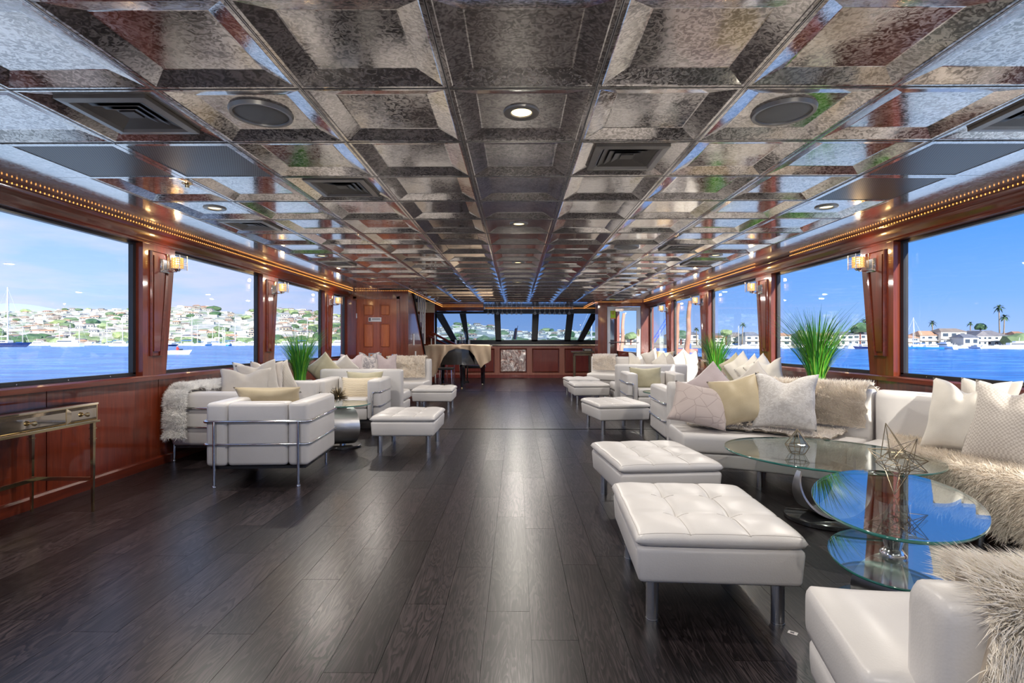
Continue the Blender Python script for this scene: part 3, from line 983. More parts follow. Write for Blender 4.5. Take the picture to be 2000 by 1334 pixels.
M['seam'] = simple('stitched_seam', (.40, .37, .345), .6, var=.05)
tuft = tuft_mesh(OW + .025, OD + .025, .040)
b = MB()
b.rbox((0, 0, .253), (OW, OD, .150), .022, 3)
b.v = [(x * (1 - .03 * (.33 - z) / .15), y * (1 - .03 * (.33 - z) / .15), z) for x, y, z in b.v]
ot_body = b.mesh('ottoman_body', M['leather'], 50)
b = MB(); b.lathe([(.022, .004), (.026, .004), (.0262, .19), (.0, .19)], 20); b.lathe([(.027, 0), (.027, .006), (.0, .006)], 20); ot_leg = b.mesh('leg', M['steel'], 50)
def seam_mesh(me, w, d):
    from mathutils.bvhtree import BVHTree
    bm = bmesh.new(); bm.from_mesh(me); tr = BVHTree.FromBMesh(bm)
    b = MB()
    def line(p, q, n=40):
        pts = []
        for k in range(n + 1):
            x, y = p[0] + (q[0] - p[0]) * k / n, p[1] + (q[1] - p[1]) * k / n
            h = tr.ray_cast(Vector((x, y, 1)), Vector((0, 0, -1)))
            if h[0]: pts.append((x, y, h[0].z + .0002))
        b.tube(pts, .0013, 4)
    for s_ in (-.34, .34): line((s_ * w / 2, -.95 * d / 2), (s_ * w / 2, .95 * d / 2))
    for s_ in (-.34, .34):
        for t_ in (-.34, .34): line(((t_ - .16) * w / 2, s_ * d / 2), ((t_ + .16) * w / 2, s_ * d / 2), 10)
    e = .935
    for p, q in (((-e, -e), (e, -e)), ((e, -e), (e, e)), ((e, e), (-e, e)), ((-e, e), (-e, -e))): line((p[0] * w / 2, p[1] * d / 2), (q[0] * w / 2, q[1] * d / 2))
    bm.free()
    return b.mesh('stitching', M['seam'])
stitch = seam_mesh(tuft, OW + .025, OD + .025)
def ottoman(loc, deg, label, sc=(1, 1, 1)):
    t = thing('ottoman', label, 'ottoman', (loc[0], loc[1], 0), math.radians(deg), 'white tufted leather ottomans')
    t.scale = sc
    inst('ottoman_body', ot_body, t)
    inst('stitching', stitch, inst('tufted_cushion', tuft, t, (0, 0, .352)), kind='stuff')
    for sx in (-1, 1):
        for sy in (-1, 1):
            inst('leg', ot_leg, t, (sx * .252, sy * .31, 0))
ottoman((.835, 2.50), -3.5, 'large tufted white ottoman nearest the camera')
ottoman((.94, 3.72), 5, 'tufted white ottoman just beyond the nearest one')
ottoman((1.275, 6.93), 9.5, 'tufted white ottoman standing in front of the right armchair')
ottoman((1.35, 9.98), 3, 'tufted white ottoman overlapping a farther one on the right')
ottoman((1.38, 11.30), 3, 'farthest tufted white ottoman on the right side')
ottoman((-1.165, 5.82), 0, 'tufted white ottoman on the left beside the silver table')
ottoman((-1.37, 8.98), 1, 'farther tufted white ottoman on the left before the sofa')

# curved sofas ---------------------------------------------------------
def rpt(c, a, r, z):
    return Vector((c[0] + r * math.sin(a), c[1] + r * math.cos(a), z))
def round_prof(prof, r, n=4):
    m = len(prof); out = []
    for i in range(m):
        a, b_, c = Vector(prof[i - 1]), Vector(prof[i]), Vector(prof[(i + 1) % m])
        u, v = a - b_, c - b_
        rr = r[i] if isinstance(r, (list, tuple)) else r
        k = min(rr, u.length * .48, v.length * .48)
        p0, p1 = b_ + u.normalized() * k, b_ + v.normalized() * k
        for q in range(n + 1):
            s = q / n
            out.append(p0 * (1 - s) ** 2 + b_ * 2 * s * (1 - s) + p1 * s ** 2)
    return out
def sector(prof, c, a0, a1, n, puff=.02):
    b = MB(); m = len(prof)
    cen = sum((Vector(p) for p in prof), Vector((0, 0))) / m
    rm = cen[0]
    rings = []
    da = puff / rm
    seq = [(a0, .86), (a0 + da * .35, .96), (a0 + da, 1.0)] + [(a0 + da + (a1 - a0 - 2 * da) * k / n, 1.0) for k in range(1, n)] + [(a1 - da, 1.0), (a1 - da * .35, .96), (a1, .86)]
    pts = []
    for a, k in seq:
        for p in prof:
            sx = (p[0] - cen[0]); sz = (p[1] - cen[1])
            lim = puff * 1.6
            q = (cen[0] + sx - math.copysign(min(abs(sx), lim * (1 - k) / .14), sx), cen[1] + sz - math.copysign(min(abs(sz), lim * (1 - k) / .14), sz))
            pts.append(tuple(rpt(c, a, q[0], q[1])))
    nn = len(seq)
    base = len(b.v)
    b.v += pts
    for i in range(nn - 1):
        for j in range(m):
            l = (j + 1) % m
            b.f.append((base + i * m + j, base + i * m + l, base + (i + 1) * m + l, base + (i + 1) * m + j))
    b.f.append(tuple(base + j for j in range(m)))
    b.f.append(tuple(base + (nn - 1) * m + j for j in range(m)))
    return b
def ring_sofa(label, c, segs, rin, rb, rout, zs=.41, ztop=.78, tb=.17, legs=True, group='curved white leather sofas', seat_ext=0):
    t = thing('curved_sofa', label, 'sofa', (0, 0, 0), 0, group)
    for a0, a1 in segs:
        a0, a1 = math.radians(a0), math.radians(a1)
        n = max(6, int(abs(a1 - a0) / .07))
        sector(round_prof([(rin, zs - .155), (rb + .10, zs - .155), (rb + .06, zs), (rin, zs)], [.03, .02, .03, .05]), c, a0, a1 + math.radians(seat_ext), n).obj('seat_cushion', M['leather'], t, smooth=60)
        sector(round_prof([(rin + .035, .135), (rout - .02, .135), (rout - .02, zs - .158), (rin + .02, zs - .158)], .02), c, a0 + .004, a1 - .004 + math.radians(seat_ext), n).obj('sofa_base', M['leather'], t, smooth=60)
        sector(round_prof([(rb, zs - .12), (rout, .16), (rout, ztop), (rout - tb, ztop)], [.03, .03, .05, .06]), c, a0, a1, n).obj('backrest', M['leather'], t, smooth=60)
        if legs:
            for f in (.1, .5, .9):
                for r_ in (rin + .12, rout - .10):
                    p = rpt(c, a0 + (a1 - a0) * f, r_, 0)
                    MB().cyl((p.x, p.y, 0), (p.x, p.y, .14), .022, 14).obj('leg', M['steel'], t, smooth=50)
    return t
RC = (1.22, 2.90)
ring_sofa('curved white sofa wrapping the glass tables on the right', RC, [(5, 51.5), (52.2, 112)], 1.38, 1.92, 2.085)
NC = (1.22, 3.0)
ring_sofa('white curved sofa end with sheepskin in the bottom right corner', NC, [(136, 190.6)], 1.38, 1.80, 1.96, zs=.405, ztop=.625, tb=.15, seat_ext=3.2)
FC = (1.22, 11.25)
ring_sofa('far curved white sofa on the right in front of the white door', FC, [(19, 62), (62.6, 112)], 1.36, 1.90, 2.07, ztop=.80)
LC = (-1.76, 8.93)
ring_sofa('far curved white sofa on the left in front of the brown door', LC, [(-88, -46), (-45.4, 4)], .85, 1.37, 1.53, ztop=.82)
def straight_sofa(label, loc, rz, w, d=.72, ztop=.755):
    t = thing('armless_sofa', label, 'sofa', loc, rz, 'armless white sofas seen from behind')
    cushion_block('seat_cushion', (0, .08, .34), (w - .01, d - .17, .15), .045, t)
    cushion_block('sofa_base', (0, 0, .195), (w - .03, d - .02, .13), .02, t)
    cushion_block('backrest', (0, -d / 2 + .085, (ztop + .14) / 2), (w, .17, ztop - .14), .04, t)
    for sx in (-1, 1):
        for sy in (-1, 1):
            MB().cyl((sx * (w / 2 - .1), sy * (d / 2 - .1), 0), (sx * (w / 2 - .1), sy * (d / 2 - .1), .14), .02, 12).obj('leg', M['steel'], t, smooth=50)
straight_sofa('armless white sofa seen from behind on the left past the armchair', (-2.24, 7.98, 0), 0, 1.19)
straight_sofa('armless white sofa seen from behind on the right past the armchair', (2.47, 9.66, 0), 0, 1.44)

# ================================================================== TABLES
def ellipse_slab(a, b_, z0, z1, n=64):
    m = MB(); return m.prism([(a * math.cos(2 * PI * k / n), b_ * math.sin(2 * PI * k / n)) for k in range(n)], z0, z1)
def glass_top(t, a, b_, z, th=.012, name='glass_top'):
    n = 72
    top = MB()
    pl = [(a * math.cos(2 * PI * k / n), b_ * math.sin(2 * PI * k / n)) for k in range(n)]
    top.add([(x * .994, y * .994, z) for x, y in pl], [tuple(range(n))])
    top.add([(x * .994, y * .994, z - th) for x, y in pl], [tuple(range(n))[::-1]])
    g = top.obj(name, M['tabletop'], t)
    e = MB()
    for k in range(n):
        pass
    pts = []
    for k in range(n):
        x, y = pl[k]
        for s_, zz in ((.994, z), (1.0, z - th * .25), (1.0, z - th * .75), (.994, z - th)):
            pts.append((x * s_, y * s_, zz))
    e.grid(pts, n, 4, wrapu=True)
    e.obj('glass_edge', M['glassedge'], g, smooth=True)
def c_shell(r, zc, th0, th1, wfun, thick=.012, n=36):
    b = MB()
    pts = []
    for i in range(n + 1):
        th = th0 + (th1 - th0) * i / n
        w = wfun(i / n)
        for rr, yy in ((r, -w / 2), (r, w / 2), (r - thick, w / 2), (r - thick, -w / 2)):
            pts.append((rr * math.cos(th), yy, zc + rr * math.sin(th)))
    base = len(b.v); b.v += pts
    for i in range(n):
        for j in range(4):
            l = (j + 1) % 4
            b.f.append((base + i * 4 + j, base + i * 4 + l, base + (i + 1) * 4 + l, base + (i + 1) * 4 + j))
    b.f.append((base, base + 1, base + 2, base + 3)); q = base + n * 4; b.f.append((q, q + 1, q + 2, q + 3))
    return b
def rot_mb(b, deg):
    c_, s_ = math.cos(math.radians(deg)), math.sin(math.radians(deg))
    b.v = [(x * c_ - y * s_, x * s_ + y * c_, z) for x, y, z in b.v]
    return b
def disk_base(t, r, h=.03):
    b = MB(); b.lathe([(0, 0), (r * .96, 0), (r, .004), (r, h - .006), (r * .97, h), (0, h)], 40, cap=False); b.obj('base_disk', M['blackdisk'], t, smooth=40)
# near right oval table with the crescent base
t = thing('coffee_table', 'round glass coffee table on a silver crescent base under the glass terrarium', 'coffee table', (2.0, 3.45, 0), math.radians(-42), 'silver based glass tables')
glass_top(t, .62, .54, .432)
disk_base(t, .24)
o = rot_mb(c_shell(.20, .235, math.radians(155), math.radians(395), lambda s: .04 + .30 * math.sin(min(1, s * 1.2) * PI * .5) ** 1.3), 48).obj('crescent_base', M['silver'], t, smooth=40)
b = MB(); b.cyl((-.18, 0, .31), (-.18, 0, .42), .012, 12); b.cyl((.165, 0, .34), (.165, 0, .42), .012, 12); b.obj('glass_mount', M['chrome'], t, smooth=50)
# nearer oval table with a lower tier
t = thing('coffee_table', 'oval two-tier glass coffee table under the wire star', 'coffee table', (1.59, 2.25, 0), math.radians(57), 'silver based glass tables')
glass_top(t, .56, .30, .49)
o_ = MB(); glass_top(t, .36, .24, .25, .010, 'lower_glass_tier')
disk_base(t, .22)
rot_mb(c_shell(.112, .142, math.radians(95), math.radians(330), lambda s: .05 + .20 * math.sin(s * PI) ** .8), -20).obj('crescent_base', M['silver'], t, smooth=40)
b = MB(); b.lathe([(.05, .25), (.05, .262), (.03, .28), (.045, .34), (.06, .42), (.062, .477)], 20); b.obj('glass_mount', M['chrome'], t, smooth=50)
# side tables
for loc, rz, lab in (((-1.90, 5.80, 0), 0, 'small round glass side table with silver curl base between the left armchairs'), ((2.02, 7.20, 0), 180, 'small round glass side table between the right armchairs')):
    t = thing('side_table', lab, 'side table', loc, math.radians(rz), 'silver based glass tables')
    glass_top(t, .30, .30, .475)
    disk_base(t, .20, .028)
    rot_mb(c_shell(.21, .246, math.radians(-86), math.radians(84), lambda s: .14 + .24 * math.sin(s * PI * .9 + .2)), -75 if rz == 0 else -100).obj('curled_base', M['silver'], t, smooth=40)
    b = MB(); b.cyl((.0, 0, .028), (0, 0, .06), .03, 16); b.obj('glass_mount', M['chrome'], t, smooth=50)

# mirrored console along the left wall
t = thing('console_table', 'brass console table with champagne mirrored drawers against the left wall', 'console table', (-3.07, 2.86, 0), 0)
cw, cl, zt, za = .46, 1.46, .738, .605
MB().b2((-cw / 2, -cl / 2, zt - .012), (cw / 2, cl / 2, zt)).obj('mirrored_top', M['mirror_gold'], t)
MB().b2((-cw / 2 + .004, -cl / 2 + .004, za + .012), (cw / 2 - .004, cl / 2 - .004, zt - .013)).obj('apron', M['gold'], t)
for y0, y1 in ((-cl / 2 + .01, -.05), (-.045, .475), (.48, cl / 2 - .01)):
    dr = MB()
    xo = cw / 2 - .004
    ym, zm = (y0 + y1) / 2, (za + zt) / 2
    a = [(xo, y0, za + .018), (xo, y1, za + .018), (xo, y1, zt - .016), (xo, y0, zt - .016)]
    q = [(xo + .012, y0 + .02, za + .038), (xo + .012, y1 - .02, za + .038), (xo + .012, y1 - .02, zt - .034), (xo + .012, y0 + .02, zt - .034)]
    dr.add(a + q, [(0, 1, 5, 4), (1, 2, 6, 5), (2, 3, 7, 6), (3, 0, 4, 7), (4, 5, 6, 7), (3, 2, 1, 0)])
    d_ = dr.obj('drawer', M['mirror_gold'], t)
    kn = MB(); kn.lathe([(.004, 0), (.006, .01), (.014, .016), (.016, .026), (.008, .034), (0, .035)], 12, cap=False); kn.v = [(xo + .012 + v[2], ym + v[0], zm + v[1]) for v in kn.v]; kn.obj('knob', M['gold'], d_, smooth=40)
MB().b2((-cw / 2 - .006, -cl / 2 - .006, za), (cw / 2 + .006, cl / 2 + .006, za + .014)).obj('ledge', M['gold'], t)
for sx in (-1, 1):
    for sy in (-1, 1):
        x, y = sx * (cw / 2 - .022), sy * (cl / 2 - .022)
        b = MB(); b.tube([(x, y, 0), (x, y, .30), (x, y, .50), (x, y, za)], [.009, .013, .016, .017], 4)
        for zz in (.49, .56): b.tube([(x, y, zz), (x, y, zz + .008)], .022, 4)
        b.obj('leg', M['gold'], t)
MB().b2((-cw / 2 + .02, cl / 2 - .03, .21), (cw / 2 - .02, cl / 2 - .015, .235)).obj('stretcher', M['gold'], t)
MB().b2((-cw / 2 + .02, -cl / 2 + .015, .21), (cw / 2 - .02, -cl / 2 + .03, .235)).obj('stretcher', M['gold'], t)
MB().b2((-cw / 2 + .03, -cl / 2 + .02, .205), (-cw / 2 + .05, cl / 2 - .02, .23)).obj('stretcher', M['gold'], t)
# ================================================================== SCONCES
b = MB(); b.rbox((0, 0, 0), (.022, .125, .125), .005, 1); sc_plate = b.mesh('back_plate', M['chrome'], 40)
b = MB(); b.tube([(0, 0, -.03), (.06, 0, -.05), (.115, 0, -.05), (.125, 0, -.03)], .009, 8); b.lathe([(.018, -.05), (.03, -.032), (.034, -.026)], 12, (.125, 0, 0)); sc_arm = b.mesh('arm', M['chrome'], 50)
b = MB()
for iz in range(5):
    for q in range(4):
        for e in range(3):
            a = (q * PI / 2)
            x, y = .036, -.024 + e * .024
            px_, py_ = x * math.cos(a) - y * math.sin(a), x * math.sin(a) + y * math.cos(a)
            b.rbox((.125 + px_, py_, -.012 + iz * .021), (.017, .017, .018), .005, 1, rz=a)
sc_cry = b.mesh('crystal_shade', M['amber'])
b = MB(); b.lathe([(0, -.02), (.012, -.012), (.016, .01), (.010, .035), (0, .045)], 12, (.125, 0, .03), cap=False); sc_bulb = b.mesh('bulb', M['sconce_glow'], True)
b = MB()
for q in range(4):
    a = q * PI / 2
    b.box((.125 + .058 * math.cos(a), .058 * math.sin(a), .033), (.004, .115, .135), a)
sc_gl = b.mesh('glass_plates', M['clearglass'])
b = MB()
for sx in (-1, 1):
    for sy in (-1, 1): b.box((.125 + sx * .058, sy * .058, .033), (.005, .005, .137))
sc_ed = b.mesh('glass_plate_edges', M['steel'])
wl = {(-1, 4.74): 'crystal wall sconce on the nearest left window pillar', (-1, 7.0): 'crystal wall sconce on the second left window pillar', (-1, 9.28): 'crystal wall sconce on the farthest left window pillar',
      (1, 4.74): 'crystal wall sconce on the nearest right window pillar', (1, 7.0): 'crystal wall sconce on the second right window pillar', (1, 9.28): 'crystal wall sconce on the third right window pillar', (1, 11.5): 'crystal wall sconce on the farthest right window pillar'}
for (s, y0), lab in wl.items():
    t = thing('wall_sconce', lab, 'sconce', (s * 3.333, y0 + .265, 1.865), 0 if s < 0 else PI, 'crystal sconces on the window pillars')
    for nm, me in (('back_plate', sc_plate), ('arm', sc_arm), ('crystal_shade', sc_cry), ('bulb', sc_bulb), ('glass_plates', sc_gl), ('glass_plate_edges', sc_ed)):
        q = inst(nm, me, t)
        if nm in ('crystal_shade', 'glass_plates', 'glass_plate_edges'): q['kind'] = 'stuff'
    ld = bpy.data.lights.new('sconce_lamp', 'POINT'); ld.energy = 1.2; ld.color = (1, .62, .25); ld.shadow_soft_size = .02
    q = bpy.data.objects.new('lamp', ld); link(q, t); q.location = (.125, 0, .13)

# ================================================================== CUSHIONS
def pillow_mesh(w, h, th, chop, mat, seed):
    n = 23
    rr = random.Random(seed)
    ph = rr.random() * 9
    b = MB()
    grids = []
    for sgn in (1, -1):
        pts = []
        for i in range(n):
            u = -1 + 2 * i / (n - 1)
            for j in range(n):
                v = -1 + 2 * j / (n - 1)
                e = max(0, 1 - u * u) ** .5 * max(0, 1 - v * v) ** .5
                x = u * w / 2 * (1 - .10 * (1 - v * v))
                y = v * h / 2 * (1 - .09 * (1 - u * u))
                z = th / 2 * e ** .8 * (.75 + .25 * e)
                k = ((v + 1) / 2) ** 2.2
                y -= chop * h * math.exp(-(u / .38) ** 2) * k
                z *= 1 - .45 * (chop > .02) * math.exp(-(u / .22) ** 2) * max(0, v) 
                z += .006 * e * noise.noise(Vector((u * 2.2 + ph, v * 2.2, sgn)))
                x += .008 * noise.noise(Vector((v * 2 + ph, u, 3.0)))
                pts.append((x, y, sgn * z))
        b.grid(pts, n, n)
    me = b.mesh('cushion', mat, True)
    bm = bmesh.new(); bm.from_mesh(me); bmesh.ops.remove_doubles(bm, verts=bm.verts, dist=.0005); bmesh.ops.recalc_face_normals(bm, faces=bm.faces); bm.to_mesh(me); bm.free()
    me.shade_smooth()
    return me
seedc = [0]
def cushion(px, py, Y, w, h, yaw, tilt, mat, label, chop=.13, th=None, group=None, roll=0):
    seedc[0] += 1
    me = pillow_mesh(w, h, th or min(w, h) * .40, chop, M[mat], seedc[0])
    p = at(px, py, Y)
    o = inst('cushion', me, None, p, label=label, cat='cushion', group=group)
    o.rotation_mode = 'XYZ'
    mt = Matrix.Rotation(math.radians(yaw), 4, 'Z') @ Matrix.Rotation(math.radians(90 - tilt), 4, 'X') @ Matrix.Rotation(math.radians(roll), 4, 'Z')
    o.rotation_euler = mt.to_euler()
    return o
g1 = 'cushions on the near curved sofa'
cushion(1367, 791, 4.44, .47, .40, -14, 38, 'blush_rings', 'blush cushion with ring outlines at the left end of the curved sofa', .02, .15, g1, roll=-12)
cushion(1388, 762, 4.66, .40, .38, -15, 22, 'mauve', 'plain blush cushion peeking up behind the ring-print one', .02, .13, g1, roll=40)
cushion(1443, 781, 4.38, .42, .42, -22, 26, 'gold_satin', 'gold satin cushion between the blush and white ones', .03, .15, g1, roll=14)
cushion(1472, 765, 4.58, .40, .40, -24, 18, 'linen', 'pale beige cushion peeking out behind the gold satin one', .03, .13, g1, roll=38)
cushion(1533, 783, 4.22, .46, .46, -32, 22, 'damask', 'large white damask cushion with a chopped top', .14, .17, g1)
cushion(1882, 812, 3.36, .42, .48, -66, 18, 'ivory', 'plump ivory cushion on the sunlit right part of the sofa', .15, .19, g1)
cushion(1925, 800, 3.40, .34, .40, -72, 14, 'linen', 'beige cushion squeezed between the two on the right edge', .10, .12, g1)
cushion(1968, 828, 3.12, .42, .52, -70, 20, 'weave', 'woven oatmeal cushion cut off by the right edge of the picture', .12, .17, g1)
g2 = 'cushions on the left loveseat'
cushion(480, 749, 5.62, .50, .34, 24, 18, 'linen', 'grey beige linen cushion leftmost on the left loveseat', .16, .15, g2)
cushion(492, 741, 5.92, .40, .40, 26, 14, 'ivory', 'ivory cushion standing behind the grey beige linen one', .15, .14, g2)
cushion(506, 745, 5.72, .40, .44, 24, 16, 'linen', 'linen cushion overlapping the left one on the loveseat', .10, .14, g2, roll=10)
cushion(522, 743, 5.85, .34, .44, 30, 14, 'silk', 'shiny champagne silk cushion with a pinched top on the loveseat', .15, .14, g2)
cushion(546, 745, 6.02, .34, .42, 30, 14, 'ribbed', 'ribbed knit cushion at the right end of the loveseat pile', .02, .14, g2, roll=20)
cushion(526, 778, 4.72, .58, .24, 4, -28, 'gold_satin', 'gold lumbar cushion on the armchair turned away', .02, .13)
cushion(701, 759, 7.02, .48, .31, 3, 16, 'ruched', 'cream ruched lumbar cushion on the left armchair', .0, .13)
cushion(712, 744, 7.20, .50, .26, 3, 10, 'olive_satin', 'thin olive cushion edge behind the ruched cream one', .03, .10)
cushion(1261, 738, 8.46, .52, .35, -3, 16, 'olive_satin', 'olive gold lumbar cushion on the right armchair', .03, .13)
g3 = 'cushions on the far left curved sofa'
for px, py, Y, w, h, mt, ch, lab, rl in ((633, 722, 8.0, .40, .40, 'olive_satin', .0, 'olive cushion tip leftmost on the far left sofa', 40), (660, 727, 8.8, .36, .52, 'ivory', .12, 'pale cushion second from the left on the far left sofa', 12), (674, 720, 8.2, .34, .30, 'linen', .0, 'low beige cushion point before the mauve one on the far left sofa', 42),
        (687, 713, 9.3, .40, .40, 'mauve', .2, 'mauve cushion with a deep notch left of the grey floral one', 0), (722, 710, 9.85, .38, .44, 'floral', .17, 'grey floral cushion in the middle of the far left sofa', 0), (756, 712, 9.9, .38, .40, 'mauve', .2, 'mauve cushion beside the fur throw on the far left sofa', 0)):
    cushion(px, py, Y, w, h, 22, 12, mt, lab, ch, .14, g3, rl)
g4 = 'cushions on the far right curved sofa'
for px, py, Y, w, h, mt, ch, lab, rl in ((1245, 707, 12.3, .44, .46, 'ivory', .2, 'ivory cushion beside the fur throw on the far right sofa', 0), (1273, 702, 11.6, .36, .42, 'linen', .05, 'beige pointed cushion second on the far right sofa', 25), (1299, 703, 10.6, .36, .36, 'peach', .05, 'peach satin cushion in the middle of the far right sofa', 0),
        (1294, 710, 9.85, .30, .32, 'ivory', .0, 'small ivory cushion tip before the peach one', 43), (1309, 710, 9.8, .26, .32, 'linen', .0, 'small beige cushion tip right of the peach one', 43), (1335, 706, 9.75, .34, .38, 'ivory', .0, 'tall ivory cushion point near the far right plant', 43), (1351, 705, 9.65, .26, .36, 'ivory', .12, 'ivory cushion rightmost on the far right sofa', 10)):
    cushion(px, py, Y, w, h, -24, 12, mt, lab, ch, .14, g4, rl)
g5 = 'cushions on the right loveseat'
for px, py, Y, w, h, mt, ch, lab, rl in ((1434, 722, 7.1, .30, .38, 'olive_satin', .02, 'sunlit olive cushion leftmost on the right loveseat', 38), (1448, 724, 6.95, .34, .42, 'ivory', .03, 'sunlit ivory cushion second on the right loveseat', 40), (1470, 728, 6.75, .34, .38, 'ivory', .04, 'sunlit white cushion in the middle of the right loveseat', 42),
        (1488, 728, 6.6, .32, .40, 'ivory', .03, 'sunlit cream cushion fourth on the right loveseat', 40), (1502, 732, 6.42, .34, .38, 'ivory', .12, 'sunlit pale cushion rightmost on the right loveseat', 12)):
    cushion(px, py, Y, w, h, -50, 12, mt, lab, ch, .14, g5, rl)

# ================================================================== FUR THROWS
def fur_strands(G, n, length, width, lean, mat, parent, seed, jit=.4, flip=1, grav=.25, flowfn=None, name='fur_pile'):
    rg = np.random.default_rng(seed)
    G = np.asarray(G, float)
    nu, nv = G.shape[:2]
    du = np.gradient(G, axis=0); dv = np.gradient(G, axis=1)
    nr = np.cross(du, dv) * flip
    nr /= np.linalg.norm(nr, axis=2, keepdims=True) + 1e-9
    # area weighted sampling
    ar = np.linalg.norm(np.cross(du, dv), axis=2)[:-1, :-1].ravel()
    idx = rg.choice(ar.size, n, p=ar / ar.sum())
    iu, iv = idx // (nv - 1), idx % (nv - 1)
    fu, fv = rg.random(n)[:, None], rg.random(n)[:, None]
    def bil(A):
        return (A[iu, iv] * (1 - fu) * (1 - fv) + A[iu + 1, iv] * fu * (1 - fv) + A[iu, iv + 1] * (1 - fu) * fv + A[iu + 1, iv + 1] * fu * fv)
    p, nn, fl = bil(G), bil(nr), bil(dv / (np.linalg.norm(dv, axis=2, keepdims=True) + 1e-9))
    if flowfn is not None:
        fl = flowfn(p)
    # clumps
    cl = np.stack([np.sin(p[:, 0] * 41 + p[:, 1] * 23 + seed), np.sin(p[:, 1] * 37 + p[:, 2] * 29), np.sin(p[:, 2] * 43 + p[:, 0] * 19)], 1) * .35
    d = nn * 1.0 + fl * lean + rg.normal(0, jit, (n, 3)) + cl
    d /= np.linalg.norm(d, axis=1, keepdims=True)
    Ln = (length * (.6 + .8 * rg.random(n)))[:, None]
    p1 = p + d * Ln * .5
    d2 = d + fl * lean * .9 + np.array([0, 0, -grav]) + rg.normal(0, jit * .4, (n, 3))
    d2 /= np.linalg.norm(d2, axis=1, keepdims=True)
    p2 = p1 + d2 * Ln * .5
    wv = np.cross(d, rg.normal(0, 1, (n, 3)))
    wv *= width / 2 / (np.linalg.norm(wv, axis=1, keepdims=True) + 1e-9)
    V = np.stack([p - wv, p + wv, p1 + wv * .8, p1 - wv * .8, p2], 1).reshape(-1, 3)
    me = bpy.data.meshes.new(name)
    me.vertices.add(len(V)); me.vertices.foreach_set('co', V.astype(np.float32).ravel())
    b0 = np.arange(n)[:, None] * 5
    q = (b0 + np.array([[0, 1, 2, 3]])); t3 = (b0 + np.array([[3, 2, 4]]))
    loops = np.concatenate([q, t3], 1).ravel()
    me.loops.add(len(loops)); me.loops.foreach_set('vertex_index', loops.astype(np.int32))
    starts = (np.arange(n)[:, None] * 7 + np.array([[0, 4]])).ravel()
    me.polygons.add(2 * n); me.polygons.foreach_set('loop_start', starts.astype(np.int32))
    me.polygons.foreach_set('loop_total', np.tile([4, 3], n).astype(np.int32))
    me.update(calc_edges=True)
    me.validate()
    me.materials.append(mat)
    o = bpy.data.objects.new(name, me); link(o, parent)
    o['kind'] = 'stuff'
    return o
def throw(name, label, fn, nu, nv, n, length, width, lean, fur, hide, seed, cat='throw', jit=.4, flip=1, grav=.25, lump=.006, lf=9, flowfn=None, group=None):
    G = np.zeros((nu, nv, 3))
    for i in range(nu):
        for j in range(nv):
            u, v = i / (nu - 1), j / (nv - 1)
            G[i, j] = fn(u, v)
    du = np.gradient(G, axis=0); dv = np.gradient(G, axis=1)
    nr = np.cross(du, dv); nr /= np.linalg.norm(nr, axis=2, keepdims=True) + 1e-9
    hi_ = G[..., 2] > np.quantile(G[..., 2], .85)
    flip = 1 if nr[..., 2][hi_].mean() > 0 else -1
    nr *= flip
    for i in range(nu):
        for j in range(nv):
            G[i, j] += nr[i, j] * (.004 + lump * (.8 + noise.noise(Vector(G[i, j]) * lf)))
    c = G.reshape(-1, 3).mean(0); c[2] = G[..., 2].min()
    t = thing(name, label, cat, tuple(c), 0, group)
    Gl = G - c
    b = MB(); b.grid([tuple(p) for p in Gl.reshape(-1, 3)], nu, nv)
    b.grid([tuple(p) for p in (Gl - nr * .008).reshape(-1, 3)], nu, nv)
    b.obj('hide', M[hide], t, smooth=True)
    fl2 = (lambda p: flowfn(p + c)) if flowfn else None
    fur_strands(Gl, n, length, width, lean, M[fur], t, seed, jit, flip, grav, fl2)
    return t
def along(poly, s):
    P = [Vector(p) for p in poly]
    ls = [(b_ - a).length for a, b_ in zip(P[:-1], P[1:])]
    d = s * sum(ls)
    for a, b_, l in zip(P[:-1], P[1:], ls):
        if d <= l: return a.lerp(b_, d / l if l else 0)
        d -= l
    return P[-1]
def edge_wob(x, k=1.0): return k * noise.noise(Vector((x * 3.1, 7.7, 2.2)))
back_path = [(1.895, .47), (1.89, .62), (1.895, .755), (1.93, .79), (2.0, .80), (2.07, .79), (2.10, .74), (2.105, .55)]
def f_back(u, v):
    a = math.radians(27 + 23.6 * u + 1.0 * edge_wob(v * 4 + u) + 2.0 * v * (u - .5) * .6)
    p = along(back_path, .02 + .96 * v)
    return tuple(rpt(RC, a, p[0], p[1]))
throw('fur_throw', 'beige fur throw over the back of the near curved sofa', f_back, 40, 36, 24000, .045, .0030, .55, 'fur_beige', 'hide', 11, flip=-1, group='fur throws on the sofas', lump=.008)
def f_seat(u, v):
    a = math.radians(9 + 38 * u)
    r0 = 1.50 + .16 * (1 - u) + .07 * edge_wob(u * 5, 1) - .06 * math.sin(u * PI)
    r = r0 + (1.90 - r0) * (1 - v)
    z = .418 + .030 * abs(noise.noise(Vector((u * 9, v * 5, .4)))) + .05 * max(0, (.25 - v)) 
    return tuple(rpt(RC, a, r, z))
throw('fur_throw', 'pale crumpled fur throw lying on the seat below the cushions', f_seat, 50, 22, 16000, .030, .0030, .5, 'fur_grey', 'hide', 12, lump=.014, lf=14, group='fur throws on the sofas')
seat_path = [(1.90, .425), (1.70, .418), (1.42, .422), (1.355, .40), (1.335, .33), (1.33, .20), (1.325, .10)]
def f_right(u, v):
    a = math.radians(55 + 13 * v + (112 - 55 - 13 * v) * u)
    p = along(seat_path, v * (.93 + .07 * edge_wob(u * 7)))
    return tuple(rpt(RC, a, p[0], p[1]))
